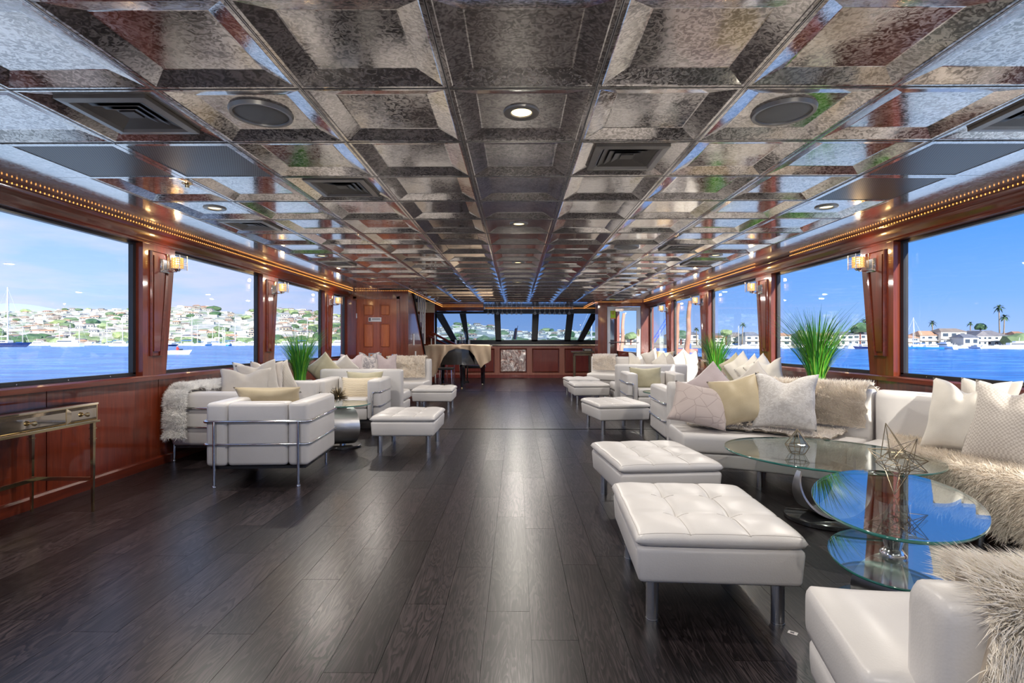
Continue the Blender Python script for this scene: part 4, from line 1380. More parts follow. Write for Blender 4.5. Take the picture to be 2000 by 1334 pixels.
throw('fur_throw', 'long beige fur throw hanging off the seat at the right edge', f_right, 60, 40, 44000, .052, .0030, .55, 'fur_beige', 'hide', 13, lump=.010, flip=1, group='fur throws on the sofas')
skin_path = [(1.775, .43), (1.79, .57), (1.81, .625), (1.88, .638), (1.95, .628), (1.985, .57), (1.99, .30), (1.99, .08)]
def f_skin(u, v):
    w = 1 + .12 * math.sin(v * PI * 2.3)
    a = math.radians(190.4 - 5.5 * (1 - v) ** 2 - 32 * u * w + .25 * edge_wob(v * 5))
    p = along(skin_path, v)
    return tuple(rpt(NC, a, p[0], p[1]))
whorl = np.array(tuple(rpt(NC, math.radians(182), 1.985, .52)))
def skin_flow(p):
    d = p - whorl
    d[:, 2] -= .15
    return d / (np.linalg.norm(d, axis=1, keepdims=True) + 1e-6)
throw('sheepskin', 'fluffy cream sheepskin draped over the sofa end in the bottom right corner', f_skin, 46, 50, 110000, .058, .0021, .7, 'sheepskin', 'hide', 14, 'sheepskin', jit=.28, flip=-1, grav=.3, lump=.008, flowfn=skin_flow)
far_path = [(1.875, .47), (1.87, .62), (1.875, .775), (1.91, .81), (1.98, .82), (2.05, .81), (2.085, .76), (2.09, .50)]
def f_far(u, v):
    a = math.radians(20.5 + 15 * u + 4 * (1 - v) * u)
    p = along(far_path, v); return tuple(rpt(FC, a, p[0], p[1]))
throw('fur_throw', 'silver beige fur throw over the back of the far right sofa', f_far, 26, 26, 7000, .045, .0055, .5, 'fur_grey', 'hide', 15, flip=-1, group='fur throws on the sofas')
l_path = [(1.345, .46), (1.34, .62), (1.345, .79), (1.375, .83), (1.44, .84), (1.51, .83), (1.545, .78), (1.55, .50)]
def f_left(u, v):
    a = math.radians(-30 + 30 * u + 5 * (v - .5) * (1 - u))
    p = along(l_path, v); return tuple(rpt(LC, a, p[0], p[1]))
throw('fur_throw', 'folded beige fur throw over the back of the far left sofa', f_left, 26, 26, 8000, .04, .005, .5, 'fur_beige', 'hide', 16, flip=-1, lump=.02, lf=7, group='fur throws on the sofas')
def f_fluff(u, v):
    # runs along the top of the left loveseat's back, then down its near end
    run = [(6.30, .672), (5.6, .682), (5.08, .690), (4.995, .63), (4.975, .45), (4.975, .22)]
    p = along(run, u)
    x = -3.295 + (.19 if u < .62 else .17) * v
    drop = .05 * max(0, v - .6) if u < .6 else 0
    bul = .034 * abs(math.sin(u * 30)) ** .7 * math.sin(v * PI) ** .6
    return (x, p[0] - (bul if u > .62 else 0), p[1] + bul - drop)
throw('fur_throw', 'white bubbly fur throw over the back and end of the left loveseat', f_fluff, 90, 16, 42000, .036, .0034, .15, 'fur_white', 'hide_w', 17, jit=.8, flip=-1, lump=.012, lf=22, group='fur throws on the sofas')

# ================================================================== GRASS PLANTS
def grassmat():
    m, t, o = newmat('onion_grass')
    g = N(t, 'ShaderNodeNewGeometry')
    col = ramp(t, g.outputs['Random Per Island'], [(0, (.02, .14, .035)), (.5, (.055, .30, .03)), (.85, (.16, .46, .04)), (1, (.34, .44, .10))]).outputs[0]
    pbsdf(t, o, col, .38, 0, .4)
    return m
M['grass'] = grassmat()
M['planter'] = simple('grey_stone_planter', (.30, .29, .28), .6, var=.15, bmp=.3)
M['soil'] = simple('dark_moss', (.03, .045, .02), .9, var=.4)
def grass_plant(loc, hp, top, n, spread, label, seed):
    rr = random.Random(seed)
    t = thing('grass_plant', label, 'plant', loc, 0, 'tall artificial grasses by the windows')
    b = MB(); b.lathe([(.0, 0), (.12, 0), (.13, .02), (.155, hp - .02), (.16, hp), (.145, hp), (.14, hp - .03), (0, hp - .03)], 24, cap=False); b.obj('planter', M['planter'], t, smooth=40)
    b = MB(); b.lathe([(0, hp - .015), (.08, hp - .02), (.14, hp - .035)], 20, cap=False); b.obj('moss', M['soil'], t)
    b = MB()
    for i in range(n):
        a = rr.random() * 2 * PI
        r0 = .075 * math.sqrt(rr.random())
        h = (top - hp) * (.42 + .58 * rr.random() ** .8)
        out = spread * (.15 + .85 * rr.random()) * (h / (top - hp))
        bendk = 1.6 + 1.2 * rr.random()
        w = .0028 + .0032 * rr.random()
        pts = []
        tw = a + PI / 2 + rr.uniform(-.6, .6)
        m_ = 6
        droop = .12 * (top - hp) * (rr.random() ** 3) 
        for q in range(m_ + 1):
            s = q / m_
            rad = r0 + out * s ** bendk
            z = hp - .03 + h * s - droop * s ** 4
            c = Vector((rad * math.cos(a), rad * math.sin(a), z))
            ww = w * (1 - s ** 2.2) + .0004
            pts.append((c - Vector((math.cos(tw), math.sin(tw), 0)) * ww, c + Vector((math.cos(tw), math.sin(tw), 0)) * ww))
        base = len(b.v)
        for p0, p1 in pts: b.v += [tuple(p0), tuple(p1)]
        for q in range(m_): b.f.append((base + 2 * q, base + 2 * q + 1, base + 2 * q + 3, base + 2 * q + 2))
    b.obj('grass_blades', M['grass'], t, kind='stuff')
grass_plant((3.0, 5.33, 0), .74, 1.55, 520, .62, 'largest tall green grass plant behind the near curved sofa', 3)
grass_plant((2.99, 7.98, 0), .64, 1.38, 380, .45, 'tall green grass plant at the far end of the right loveseat', 4)
grass_plant((-2.98, 7.30, 0), .62, 1.40, 420, .50, 'tall green grass plant before the third left window', 5)

# ================================================================== TABLE DECOR
def wire(b, segs, r):
    for a, c in segs: b.tube([a, c], r, 6)
t = thing('glass_terrarium', 'small pointed glass terrarium with brass edges on the round table', 'terrarium', tuple(at(1557, 886, 3.42)[:2]) + (.433,), .3)
R1 = [(.072 * math.cos(2 * PI * k / 6), .072 * math.sin(2 * PI * k / 6), .052) for k in range(6)]
R0 = [(.045 * math.cos(2 * PI * k / 6), .045 * math.sin(2 * PI * k / 6), .003) for k in range(6)]
ap = (0, 0, .155)
b = MB()
wire(b, [(R1[k], R1[(k + 1) % 6]) for k in range(6)] + [(R0[k], R0[(k + 1) % 6]) for k in range(6)] + [(R0[k], R1[k]) for k in range(6)] + [(R1[k], ap) for k in range(6)], .0028)
b.obj('brass_edges', M['brasswire'], t)
for k in range(6):
    l = (k + 1) % 6
    MB().add([R1[k], R1[l], ap], [(0, 1, 2)]).obj('glass_facet', M['clearglass'], t)
    MB().add([R0[k], R0[l], R1[l], R1[k]], [(0, 1, 2, 3)]).obj('glass_facet', M['clearglass'], t)
sc_ = thing('wire_star', 'bronze wire star sculpture standing on the oval table', 'sculpture', (1.66, 2.33, .491), .5)
cc = Vector((0, 0, .135))
b = MB()
dirs = []
for k in range(5):
    a = math.radians(102 + 72 * k)
    dirs.append(Vector((math.cos(a) * .98, .18 * math.sin(2.2 * k + 1), math.sin(a))).normalized())
dirs += [Vector((.1, .95, .25)).normalized(), Vector((-.1, -.95, .2)).normalized(), Vector((.75, -.6, -.35)).normalized()]
for i, d in enumerate(dirs):
    ln = .172 if i < 5 else .13
    tip = cc + d * ln
    if tip.z < .003: tip = cc + d * ((.003 - cc.z) / d.z)
    u = d.orthogonal().normalized(); w = d.cross(u)
    base = [cc + (u * math.cos(2 * PI * k / 5) + w * math.sin(2 * PI * k / 5)) * .052 + d * .028 for k in range(5)]
    for q in base: b.tube([q, tip], .0017, 5)
    for k in range(5): b.tube([base[k], base[(k + 1) % 5]], .0015, 5)
b.obj('wires', M['brasswire'], sc_)
u_ = thing('spiky_ornament', 'spiky bronze urchin ornament on the left side table', 'ornament', (-1.93, 5.74, .475), 0)
b = MB(); rr = random.Random(5)
b.lathe([(0, .05), (.02, .055), (.028, .075), (.02, .095), (0, .1)], 10, cap=False)
for i in range(220):
    z = rr.uniform(-.55, 1); a = rr.random() * 2 * PI; q = math.sqrt(1 - z * z)
    d = Vector((q * math.cos(a), q * math.sin(a), z)); l = rr.uniform(.085, .125)
    e = Vector((0, 0, .075)) + d * l
    if e.z < .002: continue
    b.tube([Vector((0, 0, .075)) + d * .01, e], [.0038, .0016], 4)
b.obj('spikes', M['brasswire'], u_)
tg = MB(); tg.box((0, 0, .0012), (.034, .024, .0012)); o = tag(tg.obj('paper_tag', M['signmetal']), 'small silver sticker tag on the floor by the near ottoman leg', 'tag')
o.location = (1.09, 2.10, 0); o.rotation_euler = (0, 0, -.7)
MB().box((-.002, 0, .0022), (.014, .010, .0006)).obj('printed_mark', M['signdark'], o)
ORD = ['first', 'second', 'third', 'fourth', 'fifth', 'sixth', 'seventh', 'eighth', 'ninth', 'tenth', 'eleventh', 'twelfth', 'thirteenth', 'fourteenth']
# ================================================================== BAR AND PIANO
YBAR = 17.0
t = thing('bar_counter', 'long reddish wooden bar with square framed panels at the far end', 'bar', (0, YBAR, 0), 0)
x0, x1 = -2.6, 2.76
MB().b2((x0, 0, 0), (x1, .55, 1.03)).obj('bar_body', M['redwood'], t)
MB().rbox(((x0 + x1) / 2, .24, 1.055), (x1 - x0 + .06, .68, .045), .012, 2).obj('bar_top', M['redwood'], t)
MB().b2((x0, -.105, 1.036), (x1, -.095, 1.072)).obj('lit_wood_lip', M['gold'], t)  # gold colour stands in for orange light on the wooden lip
MB().b2((x0, -.012, 0), (x1, 0, .10)).obj('kick_board', M['redpanel'], t)
def crinkle():
    m, t_, o = newmat('crinkled_silver_panel')
    v = wpos(t_, (6, 6, 4))
    f = nz(t_, v, 1.4, 4, .6, 1.2)
    b = pbsdf(t_, o, ramp(t_, f, [(.35, (.30, .16, .13)), (.65, (.72, .66, .62))]).outputs[0], .28, .7)
    bump(t_, b, f, .5, .05)
    return m
M['crinkle'] = crinkle()
for k in range(-2, 3):
    cx = -.09 + 1.035 * k
    if cx + .43 > x1 or cx - .43 < x0: continue
    pn = MB().rbox((cx, -.006, .555), (.80, .018, .70), .006, 1).obj('bar_panel', M['crinkle'] if k == 0 else M['redpanel'], t)
    b = MB(); b.tube([(cx - .42, -.012, .185), (cx + .42, -.012, .185), (cx + .42, -.012, .925), (cx - .42, -.012, .925)], .022, 4, closed=True); b.obj('panel_moulding', M['mahogany'], pn)
# hanging stemware rack and its glasses
t = thing('glass_rack', 'slim metal rack hanging over the bar with wine glasses', 'rack', (0, 16.3, 0), 0)
for y in (-.022, .022):
    MB().b2((-1.0, y - .008, 2.150), (1.77, y + .008, 2.160)).obj('rail', M['steel'], t)
for x in (-.97, .34, .50, 1.72):
    MB().cyl((x, 0, 2.155), (x, 0, CZ), .012, 10).obj('hanger', M['steel'], t, smooth=50)
b = MB(); b.lathe([(.034, .0), (.034, -.003), (.006, -.006), (.004, -.075), (.012, -.085), (.034, -.115), (.038, -.14), (.031, -.175)], 18, cap=False)
def stemmat():
    m, t_, o = newmat('stemware_glass')
    tr = N(t_, 'ShaderNodeBsdfTransparent'); df = N(t_, 'ShaderNodeBsdfPrincipled')
    df.inputs['Base Color'].default_value = (.8, .82, .82, 1); df.inputs['Roughness'].default_value = .08
    lw_ = N(t_, 'ShaderNodeLayerWeight'); lw_.inputs[0].default_value = .45
    mx = N(t_, 'ShaderNodeMixShader'); L(t_, mth(t_, 'MULTIPLY_ADD', lw_.outputs['Facing'], .75, .32, clamp=True), mx.inputs[0])
    L(t_, tr.outputs[0], mx.inputs[1]); L(t_, df.outputs[0], mx.inputs[2]); L(t_, mx.outputs[0], o.inputs[0])
    return m
M['stem'] = stemmat()
wg = b.mesh('wine_glass', M['stem'], True)
for k in range(8):
    inst('wine_glass', wg, None, (-.86 + k * .145, 16.3, 2.1635), label='%s wine glass from the left end of the hanging bar rack' % ORD[k], cat='wine glass', group='wine glasses hanging over the bar')
for k in range(8):
    inst('wine_glass', wg, None, (.58 + k * .15, 16.3, 2.1635), label='%s wine glass from the right end of the hanging bar rack' % ORD[7 - k], cat='wine glass', group='wine glasses hanging over the bar')
# cloche, candles on the bar / piano
t = thing('glass_cloche', 'glass dome with dried blossoms standing on the bar top', 'glass dome', (-1.72, 16.98, 1.078), 0)
b = MB(); b.lathe([(.13, 0), (.13, .02), (.12, .025)], 20); b.obj('base', M['mahogany'], t)
b = MB(); b.lathe([(.115, .02), (.118, .25), (.10, .36), (.06, .42), (0, .44)], 24, cap=False); b.obj('dome', M['clearglass'], t, smooth=True)
b = MB()
for i in range(16):
    a = rr.random() * 6.28; p = Vector((.06 * math.cos(a), .06 * math.sin(a), rr.uniform(.1, .33)))
    b.tube([(0, 0, .02), p], .003, 4); b.rbox(tuple(p), (.035, .035, .03), .012, 1)
b.obj('dried_blossoms', M['linen'], t, kind='stuff')
for i, (x, lab) in enumerate(((-1.92, 'white pillar candle left of the glass dome'), (-1.50, 'white pillar candle right of the glass dome'))):
    t = thing('candle', lab, 'candle', (x, 16.96, 1.078), 0)
    MB().lathe([(.035, 0), (.035, .14), (.03, .145), (0, .14)], 16).obj('wax', M['white_paint'], t, smooth=40)
    MB().cyl((0, 0, .14), (0, 0, .16), .002, 6).obj('wick', M['black'], t)
# grand piano
PX, PY = -1.40, 13.35
t = thing('grand_piano', 'black grand piano under a tan throw beside the bar', 'piano', (PX, PY, 0), 0)
out = [(-.66, .62)] + [(-.66 + .10 * (1 - math.cos(q)), -.30 - .33 * math.sin(q)) for q in (0, .4, .8, 1.2, PI / 2)] + [(.10 + .42 * math.sin(q), -.63 + .28 * (1 - math.cos(q))) for q in (0, .4, .8, 1.2, PI / 2)] + [(.60, -.12), (.68, .20), (.68, .62)]
MB().prism(out, .60, 1.03).obj('case', M['blackgloss'], t)
MB().prism([(x * 1.015, y * 1.015) for x, y in out], 1.034, 1.058).obj('lid', M['blackgloss'], t)
MB().b2((-.66, .62, .60), (.68, .82, .76)).obj('keybed', M['blackgloss'], t)
for i in range(26):
    MB().b2((-.62 + i * .049, .66, .761), (-.575 + i * .049, .81, .772)).obj('piano_key', M['white_paint'], t)
for x, y in ((-.52, .52), (.52, .56), (.09, -.55)):
    b = MB(); b.tube([(x, y, .06), (x, y, .40), (x, y, .62)], [.038, .055, .068], 6); o = b.obj('leg', M['blackgloss'], t)
    b = MB(); b.lathe([(.02, .012), (.024, .03), (.02, .07)], 10, (x, y, 0)); b.lathe([(.0, 0), (.016, 0), (.018, .014), (0, .028)], 10, (x, y, 0)); b.obj('caster', M['gold'], o)
b = MB(); b.cyl((.05, .45, .12), (.05, .45, .64), .018, 8); b.cyl((.13, .45, .12), (.13, .45, .64), .018, 8); b.b2((.0, .40, .08), (.18, .50, .14)); b.obj('pedal_lyre', M['blackgloss'], t)
drop_k = [(-.90, .04), (-.84, .26), (-.72, .55), (-.58, .77), (-.46, .60), (-.34, .30), (-.22, .14), (-.05, .085), (.12, .09), (.28, .12), (.40, .24), (.50, .45), (.56, .56), (.64, .46), (.72, .42), (.80, .36)]
def drop(x):
    for (xa, da), (xb, db) in zip(drop_k[:-1], drop_k[1:]):
        if xa <= x <= xb:
            return da + (db - da) * (x - xa) / (xb - xa)
    return .04
G = []
nu, nv = 70, 34
for i in range(nu):
    x = -.90 + 1.70 * i / (nu - 1)
    for j in range(nv):
        s_ = j / (nv - 1)
        yf = -.66 + (.06 if abs(x) < .3 else .02)
        if s_ < .5:
            y = .50 + (yf - .50) * (s_ / .5); z = 1.075 - (.03 if abs(x) > .72 else 0)
        else:
            h = (s_ - .5) / .5
            y = yf - .03 - .02 * math.sin(h * 2) ; z = 1.07 - drop(x) * h
            y += .035 * noise.noise(Vector((x * 9, h, 2.0))) * (.3 + h)
        z += .008 * noise.noise(Vector((x * 6, y * 6, 3)))
        G.append((x, y, z))
pt = thing('piano_throw', 'tan suede and fur throw draped over the black piano', 'throw', (PX, PY, 0), 0)
b = MB(); b.grid(G, nu, nv); b.grid([(x, y - .006, z + .008) for x, y, z in G], nu, nv); b.obj('cloth', M['suede'], pt, smooth=True)
t = thing('piano_bench', 'black piano bench in front of the bar', 'bench', (-1.15, 14.62, 0), 0)
MB().rbox((0, 0, .47), (.62, .34, .08), .02, 2).obj('padded_seat', M['black'], t, smooth=50)
for sx in (-1, 1):
    for sy in (-1, 1): MB().tube([(sx * .27, sy * .13, 0), (sx * .27, sy * .13, .44)], [.016, .024], 4).obj('leg', M['blackgloss'], t)
t = thing('bar_stool', 'low stool with thin chrome legs beside the piano', 'stool', (-1.62, 12.30, 0), 0)
MB().rbox((0, 0, .53), (.34, .34, .05), .015, 2).obj('seat', M['black'], t)
for sx in (-1, 1):
    for sy in (-1, 1): MB().tube([(sx * .16, sy * .16, 0), (sx * .13, sy * .13, .51)], .009, 8).obj('leg', M['chrome'], t)
MB().tube([(-.15, -.15, .16), (.15, -.15, .16), (.15, .15, .16), (-.15, .15, .16)], .007, 6, closed=True).obj('foot_ring', M['chrome'], t)
t = thing('side_console', 'dark bronze console table at the right end of the bar', 'console table', (1.78, 14.4, 0), 0)
M['bronze'] = simple('dark_bronze_wood', (.085, .062, .036), .35, .2, var=.3)
MB().rbox((.02, 0, .875), (.60, .36, .045), .012, 2).obj('table_top', M['bronze'], t)
MB().b2((-.22, -.14, .78), (.24, .14, .855)).obj('apron', M['bronze'], t)
for sx in (-1, 1):
    for sy in (-1, 1): MB().tube([(.01 + sx * .21, sy * .13, 0), (.01 + sx * .21, sy * .13, .79)], [.016, .026], 6).obj('leg', M['bronze'], t)
MB().b2((-.20, -.012, .13), (.22, .012, .16)).obj('stretcher', M['bronze'], t)
t = thing('speaker_box', 'small dark box lying on the bronze console by the bar', 'box', (1.93, 14.4, .898), 0)
MB().rbox((0, 0, .035), (.24, .20, .07), .01, 2).obj('case', M['black'], t)
MB().b2((-.09, -.104, .015), (.09, -.1, .055)).obj('front_grille', M['speaker'], t)

# wood handrails by the stairs
for i, (a, c, lab) in enumerate((((-2.35, 14.6, 1.42), (-1.72, 15.9, 1.02), 'upper reddish wooden handrail slanting by the stairs'), ((-2.45, 14.7, 1.32), (-1.95, 15.8, 1.02), 'lower reddish wooden handrail slanting by the stairs'))):
    t = thing('handrail', lab, 'handrail', (0, 0, 0), 0)
    MB().tube([a, c], .032, 10).obj('rail', M['mahogany_x'], t, smooth=50)
    for f in (.15, .85):
        p = Vector(a).lerp(Vector(c), f)
        MB().cyl((p.x, p.y, 0), tuple(p), .018, 8).obj('post', M['white_paint'] if f < .5 else M['mahogany'], t)

# ================================================================== OUTSIDE
M['hullwhite0'] = simple('white_deck_paint', (.80, .79, .77), .5, var=.03)
WZ = -1.7
def watermat():
    m, t, o = newmat('harbour_water')
    v = wpos(t, (.16, .42, 1))
    f = nz(t, v, 1.0, 5, .6, .3)
    v2 = wpos(t, (.012, .05, 1))
    g = nz(t, v2, 1.0, 3, .5)
    k = mth(t, 'ADD', mth(t, 'MULTIPLY', f, .75), mth(t, 'MULTIPLY', g, .25))
    col = ramp(t, k, [(.38, (.006, .085, .34)), (.50, (.016, .15, .47)), (.60, (.10, .30, .64))]).outputs[0]
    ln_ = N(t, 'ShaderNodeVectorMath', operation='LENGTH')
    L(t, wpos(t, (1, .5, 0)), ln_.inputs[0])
    near_hull = ramp(t, mth(t, 'DIVIDE', ln_.outputs['Value'], 60.0), [(.30, (1, 1, 1)), (.62, (0, 0, 0))]).outputs[0]
    pale_bounce = ramp(t, k, [(.36, (.26, .36, .39)), (.60, (.62, .68, .69))]).outputs[0]
    col = mixc(t, mth(t, 'MULTIPLY', near_hull, .9), col, pale_bounce)  # pale water added near the hull to brighten what the ceiling reflects
    b = pbsdf(t, o, col, .25, 0, .28)
    bump(t, b, f, .5, .5)
    return m
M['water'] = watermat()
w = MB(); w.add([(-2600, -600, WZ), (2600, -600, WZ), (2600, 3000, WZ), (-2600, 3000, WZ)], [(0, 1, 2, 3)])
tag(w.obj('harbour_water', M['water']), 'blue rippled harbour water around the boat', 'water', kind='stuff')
hull = MB(); hull.b2((-3.55, Y_AFT - 6, WZ + .3), (3.55, Y_BOW + 2, -.11)); 
hull.b2((-3.55, Y_AFT - 6, -.11), (-3.4, Y_AFT - .2, .95)); hull.b2((3.4, Y_AFT - 6, -.11), (3.55, Y_AFT - .2, .95)); hull.b2((-3.55, Y_AFT - 6.15, -.11), (3.55, Y_AFT - 6, .95))  # unseen white aft deck and bulwarks, added to bounce sunlight into the cabin
struct(hull.obj('hull_deck', M['hullwhite0']))
# --- far hillside
sky_px = [(-700, 612), (0, 608), (60, 607), (100, 605), (250, 604), (340, 598), (400, 598), (430, 606), (470, 613), (510, 600), (560, 602), (640, 612), (690, 624), (850, 640), (910, 633), (960, 636), (1000, 648), (1040, 650), (1100, 645), (1168, 650), (1300, 662), (1600, 664)]
def ridge(px):
    px = max(-700, min(1600, px))
    for (a, ya), (c, yc) in zip(sky_px[:-1], sky_px[1:]):
        if a <= px <= c:
            s = (px - a) / (c - a)
            return ya + (yc - ya) * s
def hill_z(X, Y):
    px = 1008 + X / Y * 1037
    zr = CAMZ + (668 - ridge(px)) * 1000 / 1037.0
    s = max(0, min(1, (Y - 480) / 520.0))
    z = WZ + .6 + (zr - WZ - .6) * (s ** 1.05)
    if Y > 1000: z = zr - (Y - 1000) * .02
    return z + (1.8 * noise.noise(Vector((X * .012, Y * .012, 0)))) * min(1, s * 4)
def hillmat():
    m, t, o = newmat('built_up_hillside')
    v = wpos(t, (.05, .05, .22))
    f = nz(t, v, 1.0, 5, .65)
    col = ramp(t, f, [(.33, (.16, .22, .12)), (.43, (.22, .33, .13)), (.5, (.42, .40, .34)), (.58, (.60, .57, .52)), (.66, (.30, .36, .24))]).outputs[0]
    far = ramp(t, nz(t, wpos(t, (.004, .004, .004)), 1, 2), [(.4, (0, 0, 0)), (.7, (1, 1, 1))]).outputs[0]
    col = mixc(t, mth(t, 'MULTIPLY', far, .35), col, (.42, .44, .56))  # bluish haze mixed into the slope colour in patches
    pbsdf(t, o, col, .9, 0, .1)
    return m
M['hill'] = hillmat()
pts = []
nu, nv = 150, 40
for i in range(nu):
    px = -650 + 2200 * i / (nu - 1)
    for j in range(nv):
        Y = 476 + (1500 - 476) * (j / (nv - 1)) ** 1.2
        X = (px - 1008) / 1037 * Y
        pts.append((X, Y, hill_z(X, Y) if j else WZ - 1))
b = MB(); b.grid(pts, nu, nv)
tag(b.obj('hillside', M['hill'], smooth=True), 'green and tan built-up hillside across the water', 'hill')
hz_ = MB()
pts = []
for i in range(60):
    px = -500 + 700 * i / 59
    yy = 596 + (0 if px < 40 else (px - 40) * .11) - 6 * math.sin(px * .02)
    for z in (0, 1):
        X = (px - 1008) / 1037 * 3000
        pts.append((X, 2900 - 600 * (1 - z) * .1, WZ if z == 0 else CAMZ + (668 - min(660, yy)) * 2900 / 1037))
for i in range(60):
    pts.append(((-500 + 700 * i / 59 - 1008) / 1037 * 3400, 3350, WZ))
# mountain as a ridge with a front and a back slope
b = MB()
for i in range(60):
    f_, c_, k_ = pts[2 * i], pts[2 * i + 1], pts[120 + i]
    b.v += [f_, c_, k_]
for i in range(59):
    for q in (0, 1): b.f.append((3 * i + q, 3 * i + 3 + q, 3 * i + 4 + q, 3 * i + 1 + q))
M['bluehill'] = simple('distant_blue_mountain', (.30, .38, .66), .95, spec=.0, var=.08, vscale=.002)  # blue of the haze is put into the base colour
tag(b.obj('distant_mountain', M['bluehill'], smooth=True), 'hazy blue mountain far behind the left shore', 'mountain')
# --- right bank land
b = MB(); b.add([(40, 246, WZ - .5), (420, 246, WZ - .5), (420, 252, WZ + 1.2), (40, 252, WZ + 1.2), (700, 470, WZ + 1.6), (40, 470, WZ + 1.6)], [(0, 1, 2, 3), (3, 2, 4, 5)])
M['bank'] = simple('sandy_bank', (.36, .33, .26), .9, var=.3, vscale=.1)
tag(b.obj('right_bank', M['bank']), 'low sandy waterfront bank under the houses on the right', 'bank')
# --- houses
wallc0 = [(.74, .70, .62), (.62, .54, .44), (.70, .72, .74), (.50, .42, .36), (.80, .78, .74), (.56, .58, .62), (.66, .58, .50)]
wallc = [tuple(c * .92 for c in q) for q in wallc0]
roofc = [(.16, .155, .17), (.30, .16, .10), (.22, .18, .15), (.42, .24, .15), (.14, .15, .18)]
WM = [simple('house_wall_%d' % i, c, .8, var=.05, vscale=.3) for i, c in enumerate(wallc)]
RM = [simple('house_roof_%d' % i, c, .8, var=.15, vscale=.6) for i, c in enumerate(roofc)]
M['hglass'] = simple('dark_house_glass', (.05, .07, .10), .15, var=.2)
def gable(w, d, h, hr, e=.5, hip=0.):
    return [(-w / 2 - e, -d / 2 - e, h), (w / 2 + e, -d / 2 - e, h), (w / 2 + e, d / 2 + e, h), (-w / 2 - e, d / 2 + e, h), (-w / 2 - e + hip, 0, h + hr), (w / 2 + e - hip, 0, h + hr)], [(0, 1, 5, 4), (2, 3, 4, 5), (0, 4, 3), (1, 2, 5), (0, 3, 2, 1)]
def bank_house(px0, px1, ytop, yeave, Y, wm, rm, label, floors=2, front_gable=False):
    a, c = at(px0, 680, Y), at(px1, 680, Y)
    z0 = WZ + 1.0
    w = c.x - a.x
    h = at(px0, yeave, Y).z - z0
    hr = at(px0, ytop, Y).z - at(px0, yeave, Y).z
    d = max(8, w * .6)
    t = thing('waterfront_house', label, 'house', ((a.x + c.x) / 2, Y + d / 2, z0), 0, 'waterfront houses on the right bank')
    MB().b2((-w / 2, -d / 2, 0), (w / 2, d / 2, h)).obj('walls', WM[wm], t)
    if front_gable:
        vs, fs = gable(d, w, h, hr); vs = [(y, x, z) for x, y, z in vs]
    else:
        vs, fs = gable(w, d, h, hr, hip=min(w * .25, hr * 1.4))
    MB().add(vs, fs).obj('roof', RM[rm], t)
    if front_gable:
        MB().add([(-w / 2, -d / 2 - .02, h), (w / 2, -d / 2 - .02, h), (0, -d / 2 - .02, h + hr * .95), (-w / 2, -d / 2 + .2, h), (w / 2, -d / 2 + .2, h), (0, -d / 2 + .2, h + hr * .95)], [(0, 1, 2), (3, 4, 5), (0, 1, 4, 3), (1, 2, 5, 4), (2, 0, 3, 5)]).obj('gable', WM[wm], t)
    fh = h / floors
    n = max(2, int(w / 3.2))
    for fl_ in range(floors):
        for k in range(n):
            x = -w / 2 + w * (k + .5) / n
            ww = w / n * R.choice((.45, .6, .7))
            f = MB().b2((x - ww / 2, -d / 2 - .10, fl_ * fh + fh * .3), (x + ww / 2, -d / 2, fl_ * fh + fh * .82)).obj('window', M['white_paint'], t)
            MB().b2((x - ww / 2 + .12, -d / 2 - .14, fl_ * fh + fh * .3 + .12), (x + ww / 2 - .12, -d / 2 - .10, fl_ * fh + fh * .82 - .12)).obj('pane', M['hglass'], f)
    if floors > 1:
        MB().b2((-w / 2 - .2, -d / 2 - 1.2, fh - .12), (w / 2 + .2, -d / 2, fh + .05)).obj('balcony', WM[4], t)
hs = [(1758, 1796, 654, 660, 256, 3, 3, 'brown house at the left of the nearest right window', 2, 0), (1797, 1836, 646, 655, 262, 1, 3, 'tan house with an orange tiled roof on the right bank', 2, 0), (1838, 1888, 641, 648, 260, 0, 2, 'large cream house with a wide hipped roof on the right bank', 2, 0),
      (1882, 1912, 652, 659, 252, 5, 4, 'small grey lean house before the big grey gabled one', 1, 0), (1896, 1968, 645, 656, 258, 2, 0, 'big pale grey house with a dark roof under the two palms', 2, 0), (1906, 1930, 646, 656, 255, 4, 0, 'white gabled wing of the pale grey house', 2, 1), (1960, 1990, 656, 662, 262, 3, 2, 'low brown house by the bush at the right edge', 1, 0),
      (1512, 1545, 650, 656, 262, 0, 3, 'cream house left of the grass plant in the second right window', 2, 0), (1552, 1580, 652, 658, 270, 4, 0, 'white house behind the near grass plant', 2, 0), (1598, 1642, 651, 657, 262, 1, 3, 'tan house with orange roof right of the near grass plant', 2, 0), (1640, 1668, 648, 654, 258, 4, 0, 'white multi-storey house left of the sconce pillar', 2, 0), (1666, 1706, 647, 653, 262, 5, 4, 'pale house beside the nearest right pillar', 2, 0),
      (1388, 1416, 655, 660, 275, 4, 1, 'small white house far left in the third right window', 2, 0), (1428, 1452, 652, 658, 280, 0, 2, 'cream house in the middle of the third right window', 2, 0), (1456, 1484, 648, 656, 270, 4, 4, 'white house at the right of the third right window', 2, 0), (1312, 1338, 656, 661, 300, 5, 2, 'grey house behind the two tall pilings', 2, 0), (1338, 1362, 655, 660, 300, 3, 3, 'brown roofed house behind the blue sail cover', 2, 0),
      (1192, 1216, 656, 661, 320, 4, 3, 'pale house seen through the white glazed door', 2, 0), (1222, 1246, 655, 660, 310, 1, 2, 'tan house seen at the right in the white glazed door', 1, 0), (2004, 2050, 650, 656, 258, 0, 1, 'cream house just past the right edge', 2, 0)]
for q in hs: bank_house(*q[:8], floors=q[8], front_gable=bool(q[9]))
hcnt = {}
